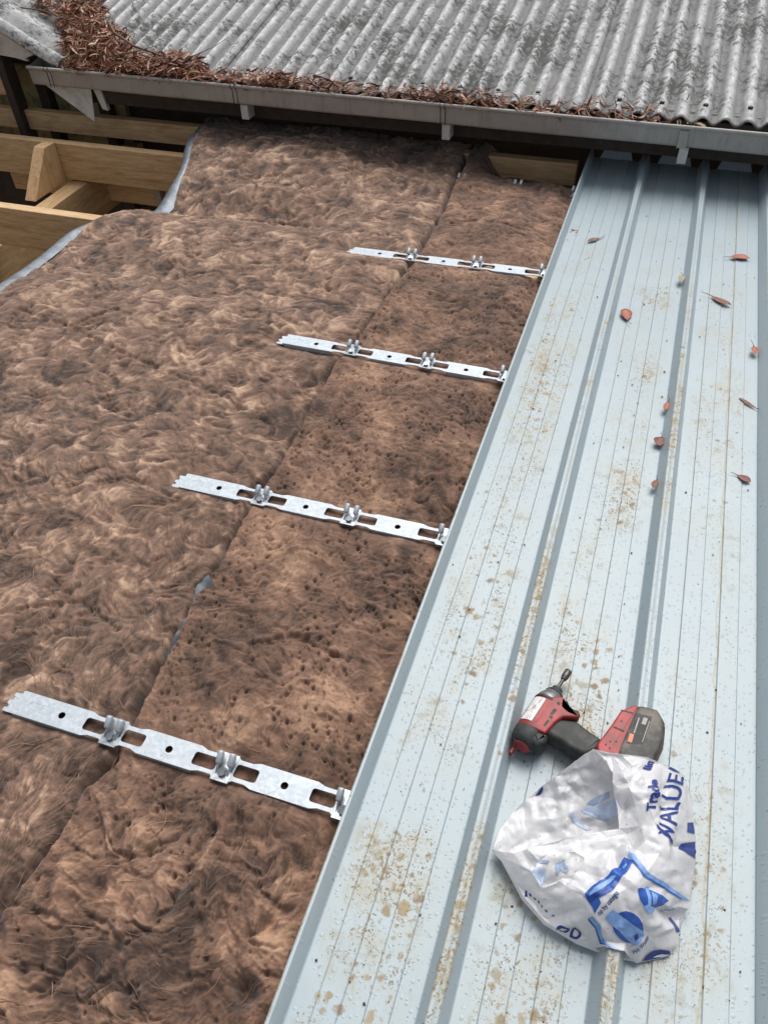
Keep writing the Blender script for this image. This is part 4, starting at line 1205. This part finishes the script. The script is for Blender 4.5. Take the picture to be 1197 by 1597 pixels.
# side label on the barrel
V = []; F = []
nx, na = 8, 8
for i in range(nx + 1):
    x = 27 + 55 * i / nx
    for k in range(na + 1):
        a = R(98 + 52 * k / na) ; rr = 28.3
        V.append((x * .001, (4 + rr * math.cos(a)) * .001, (ZC + rr * math.sin(a)) * .001))
for i in range(nx):
    for k in range(na):
        a = i * (na + 1) + k; F.append((a, a + 1, a + na + 2, a + na + 1))
b = MB(); b.add(V, F); b.build('side_label', M_LABEL, drv, True)
lathe('label_band', [(86, 27.9), (88, 28.2), (91, 27.4)], 4, ZC, M_BLACK, drv)
b = MB(); b.box(-.030, -.006, -.010, -.004, .012, .024, .002)
b.build('hook_tab', M_RED, drv)

# ------------------------------------------------------------------ shopping bag
BAG_FRONT={
'f0':(8,164,2619,-1,300),'f1':(23,178,2800,-131,400),'f2':(40,171,2950,-85,600),'f3':(80,159,3308,86,780),'f4':(120,148,3667,276,880),'f5':(180,136,4217,555,940),'f6':(205,132,4454,681,920),'b1':(197,80,4302,1164,1000),'b2':(195,46,4227,1489,1080),'b3':(174,12,3963,1786,1120),'p':(164,8,3855,1800,1120),'t1':(190,14,4128,1814,1120),'t2':(210,16,4320,1799,1220),'t3':(249,21,4731,1922,1120),'t4':(265,28,4922,1972,980),'t5':(284,36,5154,2042,800),'t6':(302,47,5386,2084,600),'t7':(315,74,5580,1921,400),'t8':(320,106,5677,1634,280),'r1':(323,140,5741,1297,220),'r2':(323,180,5768,880,200),'r3':(316,235,5739,318,160),'r4':(300,276,5620,-111,120),'r5':(283,330,5505,-644,80),'m1':(236,339,5079,-870,100),'m2':(190,329,4640,-938,160),'m3':(140,308,4146,-928,240),'m4':(90,278,3633,-830,300),'m5':(55,238,3231,-584,340),'m6':(38,206,3005,-341,360),'h1':(68,200,3271,-323,720),'h2':(78,186,3339,-175,760),'h3':(93,174,3457,-37,820),'h4':(115,168,3653,72,860),'h5':(135,168,3842,120,880),'h6':(150,177,3994,75,900),'h7':(151,188,4019,-28,900),'h8':(135,203,3893,-210,880),'h9':(110,213,3681,-355,820),'h10':(90,221,3512,-467,760),'h11':(81,223,3434,-502,730),'i1':(207,40,4319,1508,1240),'i2':(225,30,4474,1632,1320),'i3':(223,75,4512,1156,1280),'i4':(208,90,4411,1052,1080),'i5':(217,140,4592,682,820),'i6':(226,164,4710,485,780),'i7':(221,178,4645,237,1000),'i8':(243,152,4811,522,1080),'i9':(264,126,4978,829,1120),'i10':(252,100,4834,1042,1160),'i11':(260,65,4874,1430,1180),'i12':(285,80,5167,1450,980),'i13':(290,130,5259,948,950),'i14':(295,175,5358,554,850),'i15':(270,170,5081,434,1060),'i16':(240,130,4777,781,980),'j1':(175,170,4215,202,940),'j2':(195,195,4418,-20,1040),'j3':(170,215,4219,-264,1000),'j4':(152,235,4084,-491,980),'j5':(162,265,4227,-680,840),'j6':(200,235,4500,-397,1100),'j7':(240,210,4831,-60,1120),'j8':(280,225,5248,14,880),'j9':(250,255,4993,-364,920),'j10':(215,275,4718,-601,800),'j11':(240,295,4992,-635,600),'j12':(190,302,4554,-836,580),'j13':(120,260,3857,-697,660),'j14':(90,245,3562,-624,580),'j15':(65,225,3296,-494,520),'j16':(130,225,3876,-443,920),'j17':(275,280,5315,-362,500),'j18':(52,190,3102,-255,660),'j19':(145,285,4135,-792,500),'j20':(175,150,4195,425,880),}
BAG_BACK={
'a0':(8,164,2619,-1,300),'a1':(19,134,2659,358,260),'a2':(43,102,2832,787,240),'a3':(78,70,3126,1232,300),'a4':(102,53,3337,1428,460),'a5':(135,28,3614,1638,820),'a6':(164,8,3855,1800,1120),'a7':(190,20,4165,1895,850),'a8':(202,50,4357,1710,620),'a9':(215,90,4564,1386,450),'a10':(225,140,4738,922,350),'a11':(220,185,4749,469,280),'a12':(160,220,4217,-43,220),'a13':(90,230,3558,-351,200),'a14':(45,200,3063,-203,200),'a15':(23,178,2799,-93,300),'c1':(120,80,3578,1202,420),'c2':(165,65,4011,1479,500),'c3':(80,115,3241,760,260),'c4':(145,115,3900,936,340),'c5':(190,100,4326,1209,420),'c6':(100,160,3533,376,200),'c7':(170,160,4229,584,240),'c8':(55,145,3049,377,220),'c9':(140,190,3984,214,160),'c10':(170,35,3989,1693,780),}

def film_mat():
    t = NT('crinkled_white_plastic_film'); c = t.co()
    n = t.noise(c, 60, 4, .6, .8)
    d = t.ramp(t.noise(c, 22, 6, .7), [(.58, 0), (.72, .35)])
    col = t.mix(d, (0.80, 0.80, 0.815), (0.60, 0.57, 0.52))
    sp = t.ramp(t.noise(c, 190, 3, .6), [(.66, 0), (.70, .7)])
    col = t.mix(t.math('MULTIPLY', sp, .8), col, (0.25, 0.19, 0.12))
    v1 = t.n('TexVoronoi'); v1.inputs['Scale'].default_value = 38; t.l(c, v1.inputs['Vector'])
    v2 = t.n('TexVoronoi'); v2.inputs['Scale'].default_value = 95; t.l(c, v2.inputs['Vector'])
    nb = t.bump(v1.outputs['Distance'], .22, .005); nb = t.bump(v2.outputs['Distance'], .15, .002, nb); nb = t.bump(n, .15, .003, nb)
    t.set(Base_Color=col, Roughness=.28, Normal=nb)
    tr = t.n('BsdfTranslucent'); t.l(col, tr.inputs['Color'])
    mx = t.n('MixShader'); mx.inputs[0].default_value = .36
    t.l(t.p.outputs[0], mx.inputs[1]); t.l(tr.outputs[0], mx.inputs[2]); t.l(mx.outputs[0], t.out.inputs[0])
    return t.m
M_FILM = film_mat()
M_NAVY = simple('navy_print', (0.012, 0.035, 0.20), .4, 0, .25, 60)
M_BLUE = simple('blue_print', (0.022, 0.085, 0.36), .4, 0, .3, 40)
M_SKY = simple('light_blue_print', (0.19, 0.33, 0.62), .4, 0, .25, 60)
M_GHOST = simple('pale_show_through_print', (0.40, 0.49, 0.64), .45, 0, .2, 50)
M_GHOSTD = simple('grey_blue_show_through_print', (0.24, 0.31, 0.44), .45, 0, .2, 50)
M_WHITEP = simple('white_print', (0.8, 0.82, 0.86), .4)

def bag_sheet(name, D, order, hole, edges_, seed, parent, levels=4):
    keys = list(D); idx = {k: i for i, k in enumerate(keys)}
    pts = [Vector((D[k][0], D[k][1])) for k in keys]
    ed = [(idx[a], idx[c]) for a, c in zip(order, order[1:] + order[:1])]
    if hole: ed += [(idx[a], idx[c]) for a, c in zip(hole, hole[1:] + hole[:1])]
    for ch in edges_: ed += [(idx[a], idx[c]) for a, c in zip(ch[:-1], ch[1:])]
    vo, eo, fo, ov, oe, of = delaunay_2d_cdt(pts, ed, [], 0, 1e-4)
    P3 = []
    for i, v in enumerate(vo):
        k = keys[ov[i][0]] if ov[i] else min(keys, key=lambda q: (D[q][0] - v.x) ** 2 + (D[q][1] - v.y) ** 2)
        P3.append(Vector((D[k][2] * 1e-4, D[k][3] * 1e-4, D[k][4] * 1e-4)))
    def inside(p, loop):
        c = False
        for i in range(len(loop)):
            x1, y1 = D[loop[i]][:2]; x2, y2 = D[loop[i - 1]][:2]
            if (y1 > p.y) != (y2 > p.y) and p.x < (x2 - x1) * (p.y - y1) / (y2 - y1) + x1: c = not c
        return c
    b = bmesh.new(); uv = b.verts.layers.float_vector.new('pat')
    bv = []
    for p, v in zip(P3, vo):
        q = b.verts.new(p); q[uv] = (v.x, v.y, 0); bv.append(q)
    for f in fo:
        cpt = sum((vo[i] for i in f), Vector((0, 0))) / len(f)
        if not inside(cpt, order) or (hole and inside(cpt, hole)): continue
        try: b.faces.new([bv[i] for i in f])
        except ValueError: pass
    bmesh.ops.triangulate(b, faces=b.faces[:])
    for lv in range(levels):
        bmesh.ops.subdivide_edges(b, edges=b.edges[:], cuts=1, use_grid_fill=False)
        bmesh.ops.triangulate(b, faces=b.faces[:])
        if lv < 2:
            bmesh.ops.smooth_vert(b, verts=[q for q in b.verts if not q.is_boundary], factor=.22, use_axis_x=True, use_axis_y=True, use_axis_z=True)
    b.normal_update(); b.verts.ensure_lookup_table()
    U = np.array([q[uv][:2] for q in b.verts])
    # crumples: ridged noise in pattern space gives sharp creases
    rr = np.random.default_rng(seed); disp = np.zeros(len(U))
    lo, hi = U.min(0), U.max(0)
    for k in range(260):                        # straight pinched creases of every length
        c0 = lo + (hi - lo) * rr.random(2); an = rr.uniform(0, math.pi); big = rr.random() ** 2.5
        L_ = 12 + 75 * big; w_ = 3.5 + 14 * big * rr.uniform(.5, 1); h_ = (0.0013 + 0.0080 * big) * rr.choice([-1, 1, 1])
        dx, dy = math.cos(an), math.sin(an)
        a_ = (U[:, 0] - c0[0]) * dx + (U[:, 1] - c0[1]) * dy; n_ = -(U[:, 0] - c0[0]) * dy + (U[:, 1] - c0[1]) * dx
        n_ = n_ + 0.06 * a_ * math.sin(k)
        side = np.where(n_ > 0, rr.uniform(.6, 2.2), 1.0)
        disp += h_ * np.clip(1 - np.abs(n_) / (w_ * side), 0, 1) * np.clip(1 - np.abs(a_) / (L_ / 2), 0, 1) ** .7
    for q, d in zip(b.verts, disp):
        w = .35 if q.is_boundary else 1.0
        q.co += q.normal * float(d) * w
        xm = (q.co.x % .233); xm = min(xm, .233 - xm)
        q.co.z = max(q.co.z, 0.005 + 0.041 * min(1, max(0, (.034 - xm) / .020)))
    b.normal_update()
    me = bpy.data.meshes.new(name); b.to_mesh(me)
    V = [tuple(q.co) for q in b.verts]; N = [q.normal.copy() for q in b.verts]; Fs = [[q.index for q in f.verts] for f in b.faces]
    b.free()
    o = auto_smooth(link(name, me, M_FILM, parent, True), 30)
    U3 = [(u[0], u[1], 0.0) for u in U]
    return o, BVHTree.FromPolygons(U3, Fs), U3, V, N, Fs
bagE = tag(empty('shopping_bag', (0, 0, 0)), 'crumpled white plastic shopping bag with blue print lying half open on the sheet', 'bag')
ordF = ['f0', 'f1', 'm6', 'm5', 'm4', 'm3', 'm2', 'm1', 'r5', 'r4', 'r3', 'r2', 'r1', 't8', 't7', 't6', 't5', 't4', 't3', 't2', 't1', 'p', 'b3', 'b2', 'b1', 'f6', 'f5', 'f4', 'f3', 'f2']
holeF = ['h1', 'h2', 'h3', 'h4', 'h5', 'h6', 'h7', 'h8', 'h9', 'h10', 'h11']
bf = bag_sheet('front_panel', BAG_FRONT, ordF, holeF, [['f6', 'i5', 'i6', 'i7', 'i8', 'i9'], ['b2', 'i1', 'i3', 'i16'], ['i7', 'j2', 'j3', 'j4'], ['i6', 'i16', 'i10']], 900, bagE)
bb = bag_sheet('back_panel', BAG_BACK, ['a%d' % k for k in range(16)], None, [['c10', 'c1', 'c3', 'c8']], 950, bagE)
# skirts that close the bag down to the sheet, so that it has a body from every side
def skirt(keys, name):
    pts = [Vector((BAG_FRONT[k][2] * 1e-4, BAG_FRONT[k][3] * 1e-4, BAG_FRONT[k][4] * 1e-4)) for k in keys]
    c = Vector((.43, .04, 0)); V = []; m = 6; n = len(pts)
    for p in pts:
        for k in range(m):
            t = k / (m - 1); q = p.lerp(Vector((p.x + (c.x - p.x) * .10, p.y + (c.y - p.y) * .10, .003)), t); q += (p - c).normalized() * .008 * math.sin(math.pi * t)
            V.append(tuple(q))
    me = mesh_np(name, np.array(V), grid_quads(n, m)); return link(name, me, M_FILM, bagE, True)
skirt(['f0', 'f1', 'm6', 'm5', 'm4', 'm3', 'm2', 'm1', 'r5', 'r4', 'r3', 'r2', 'r1', 't8', 't7', 't6', 't5', 't4', 't3', 't2', 't1', 'p'], 'side_panel')

def printed(name, me_or_poly, mat, sheet, at=None, ang=0, mirror=False, scale=(1, 1), lift=.0013, step=2.4):
    """flat print laid onto the film: pattern coordinates -> position on the crumpled surface"""
    o, bvh, U3, V, N, Fs = sheet
    b = bmesh.new()
    if isinstance(me_or_poly, bpy.types.Mesh):
        b.from_mesh(me_or_poly); bpy.data.meshes.remove(me_or_poly)
        ca, sa = math.cos(R(ang)), math.sin(R(ang))
        for q in b.verts:
            x, y = q.co.x * scale[0] * (-1 if mirror else 1), -q.co.y * scale[1]     # pattern v runs downwards
            q.co = Vector((at[0] + x * ca - y * sa, at[1] + x * sa + y * ca, 0))
    else:
        b.faces.new([b.verts.new((x, y, 0)) for x, y in me_or_poly])
    bmesh.ops.triangulate(b, faces=b.faces[:])
    for _ in range(7):
        long = [e for e in b.edges if e.calc_length() > step]
        if not long: break
        bmesh.ops.subdivide_edges(b, edges=long, cuts=1); bmesh.ops.triangulate(b, faces=[f for f in b.faces if len(f.verts) > 3])
    dead = []
    for q in b.verts:
        loc, nr, fi, ds = bvh.ray_cast(Vector((q.co.x, q.co.y, 5)), Vector((0, 0, -1)))
        if fi is None:
            loc, nr, fi, ds = bvh.find_nearest(Vector((q.co.x, q.co.y, 0)))
            if ds > 2.5: dead.append(q); continue
        i0, i1, i2 = Fs[fi]
        a, c, d = (Vector(U3[i]) for i in (i0, i1, i2)); p = Vector((loc.x, loc.y, 0))
        v0, v1, v2 = c - a, d - a, p - a
        den = v0.x * v1.y - v1.x * v0.y
        if abs(den) < 1e-9: s_, t_ = 0, 0
        else: s_ = (v2.x * v1.y - v1.x * v2.y) / den; t_ = (v0.x * v2.y - v2.x * v0.y) / den
        P = Vector(V[i0]) * (1 - s_ - t_) + Vector(V[i1]) * s_ + Vector(V[i2]) * t_
        nn = (N[i0] + N[i1] + N[i2]).normalized()
        if nn.z < 0: nn = -nn
        q.co = P + nn * lift
    if dead: bmesh.ops.delete(b, geom=dead, context='VERTS')
    me = bpy.data.meshes.new(name); b.to_mesh(me); b.free()
    return link(name, me, mat, o, True)
def px(x, y): return (x - 760, y - 1160)
def c4(*p): return [(x / 6.65 + 160, y / 6.65) for x, y in p]          # pattern coordinates of the right panel
def c5(*p): return [(x / 3.99 + 40, y / 3.99 + 180) for x, y in p]     # of the front panel
def c3(*p): return [(x / 6.65, y / 6.65) for x, y in p]                # of the back panel
def disc(cx, cy, rx_, ry_, a0=0, n=24): return [(cx + rx_ * math.cos(2 * math.pi * k / n) * math.cos(a0) - ry_ * math.sin(2 * math.pi * k / n) * math.sin(a0), cy + rx_ * math.cos(2 * math.pi * k / n) * math.sin(a0) + ry_ * math.sin(2 * math.pi * k / n) * math.cos(a0)) for k in range(n)]
Lf = 'printed_lettering'
printed(Lf, text_mesh('Trade', 20, .8), M_NAVY, bf, c4((640, 540))[0], -86, scale=(.98, .95))
printed(Lf, text_mesh('lin', 20, .8), M_NAVY, bf, c4((620, 218))[0], -68, scale=(.85, .95))
printed(Lf, text_mesh('VALUE', 38, .35, shear=.15), M_NAVY, bf, c4((845, 650))[0], -80, scale=(.86, .92))
printed('printed_stroke', c4((680, 830), (700, 822), (745, 880), (880, 1010), (895, 1035), (865, 1030), (760, 945)), M_NAVY, bf)
printed('printed_block', c4((1005, 820), (1062, 815), (1072, 935), (992, 912)), M_NAVY, bf)
printed('printed_block', c4((960, 1035), (1078, 1015), (1078, 1190), (942, 1095)), M_NAVY, bf)
printed('printed_block', c4((800, 250), (845, 235), (900, 275), (930, 300), (905, 300), (860, 290)), M_NAVY, bf)
printed('printed_band', c4((410, 1180), (450, 1190), (620, 1350), (780, 1440), (960, 1580), (985, 1610), (940, 1600), (760, 1475), (600, 1385), (440, 1240), (385, 1205)), M_SKY, bf)
printed('printed_band_edge', c4((440, 1240), (600, 1385), (760, 1475), (940, 1600), (930, 1605), (750, 1490), (590, 1400), (430, 1255)), M_BLUE, bf)
printed('printed_banner', c5((445, 215), (600, 90), (690, 5), (745, 30), (705, 90), (660, 135), (610, 205), (535, 240), (545, 270), (500, 335), (490, 300), (450, 240)), M_BLUE, bf)
printed('printed_smear', c5((470, 220), (610, 105), (640, 110), (600, 155), (480, 235)), M_SKY, bf, lift=.0019)
printed('printed_smear', c5((455, 235), (540, 200), (600, 180), (520, 235), (480, 270)), M_NAVY, bf, lift=.0022)
printed('printed_mark', c5((680, 45), (700, 30), (712, 48), (692, 66)), M_SKY, bf, lift=.0019)
printed(Lf, text_mesh('op by catego', 11.5, .22), M_NAVY, bf, c5((585, 272))[0], -47, scale=(.78, .95))
printed('printed_disc', c5((770, 180), (800, 178), (870, 200), (925, 225), (967, 257), (930, 290), (880, 312), (820, 300), (785, 250)), M_BLUE, bf)
printed('printed_pipe', c5((825, 170), (848, 170), (858, 300), (872, 320), (860, 336), (832, 325), (838, 290)), M_SKY, bf, lift=.0019)
printed('printed_pipe', c5((862, 205), (895, 225), (890, 270), (870, 285), (862, 250)), M_SKY, bf, lift=.0019)
printed('printed_pipe', c5((810, 290), (840, 280), (880, 300), (875, 330), (840, 335)), M_SKY, bf, lift=.0021)
printed('printed_disc', [(x, y) for x, y in disc(*c5((712, 420))[0], 27, 22, R(45))], M_BLUE, bf)
printed('printed_tank', c5((568, 368), (590, 330), (618, 308), (700, 370), (812, 455), (808, 485), (760, 522), (740, 528), (650, 440), (600, 400)), M_SKY, bf, lift=.0019)
printed('printed_tank_mark', c5((742, 468), (765, 455), (775, 485), (752, 498)), M_NAVY, bf, lift=.0025)
printed('printed_tank_mark', c5((749, 470), (762, 462), (769, 484), (756, 491)), M_SKY, bf, lift=.0022)
printed(Lf, text_mesh('Hot Water', 7.2, .12), M_NAVY, bf, c5((790, 528))[0], -40)
printed(Lf, text_mesh('PVC Pipes', 6.2, .10), M_NAVY, bf, c5((968, 322))[0], -44, scale=(.8, 1), lift=.0022)
printed('printed_disc', c5((785, 635), (810, 605), (850, 575), (905, 556), (955, 562), (972, 590), (930, 608), (860, 630)), M_NAVY, bf)
printed('printed_mark', c5((862, 606), (915, 580), (962, 585), (920, 602)), M_WHITEP, bf, lift=.0019)
printed('printed_block', c5((986, 380), (1010, 372), (1018, 455), (990, 440)), M_NAVY, bf)
printed('printed_band', c5((466, 360), (490, 352), (540, 410), (555, 480), (600, 560), (640, 606), (600, 600), (560, 540), (530, 460), (515, 420)), M_SKY, bf)
printed('printed_band_edge', c5((466, 360), (515, 420), (530, 460), (560, 540), (600, 600), (592, 600), (550, 545), (520, 465), (505, 425), (462, 372)), M_BLUE, bf)
printed(Lf, text_mesh('op', 40, .35), M_NAVY, bf, c5((352, 440))[0], 22, scale=(1.05, .75))
for pl in ([(46, 195), (62, 205), (66, 240), (50, 232)], [(72, 214), (88, 224), (92, 240), (78, 232)], [(98, 238), (112, 250), (116, 264), (102, 254)], [(126, 264), (138, 274), (140, 286), (128, 277)], [(152, 290), (162, 298), (164, 310), (154, 302)], [(176, 315), (192, 328), (194, 340), (180, 330)], [(214, 350), (230, 360), (232, 372), (218, 364)]):
    printed('printed_stroke', c5(*[(x + 14, y + 4) for x, y in pl]), M_NAVY, bf)
# pale print of the far side seen through the film
printed('show_through_print', c3((1030, 620), (1100, 570), (1260, 490), (1260, 560), (1100, 640)), M_GHOSTD, bb)
printed('show_through_print', c3((960, 680), (1150, 640), (1340, 560), (1430, 620), (1420, 700), (1250, 790), (1120, 770), (1010, 720)), M_GHOST, bb)
printed('show_through_print', c3((840, 735), (880, 725), (960, 820), (1080, 890), (1040, 905), (930, 850)), M_GHOST, bb)
printed('show_through_print', c3((500, 1215), (560, 1205), (640, 1215), (620, 1245), (540, 1235)), M_GHOSTD, bb)
printed('show_through_print', c3((450, 1330), (500, 1275), (600, 1290), (610, 1400), (540, 1480), (480, 1400)), M_GHOST, bb)
printed('show_through_print', c3((700, 1240), (790, 1200), (835, 1330), (800, 1370), (745, 1310), (720, 1390), (690, 1380)), M_GHOSTD, bb)
printed('printed_sliver', c3((480, 520), (520, 470), (565, 430), (560, 470), (520, 505)), M_NAVY, bb)
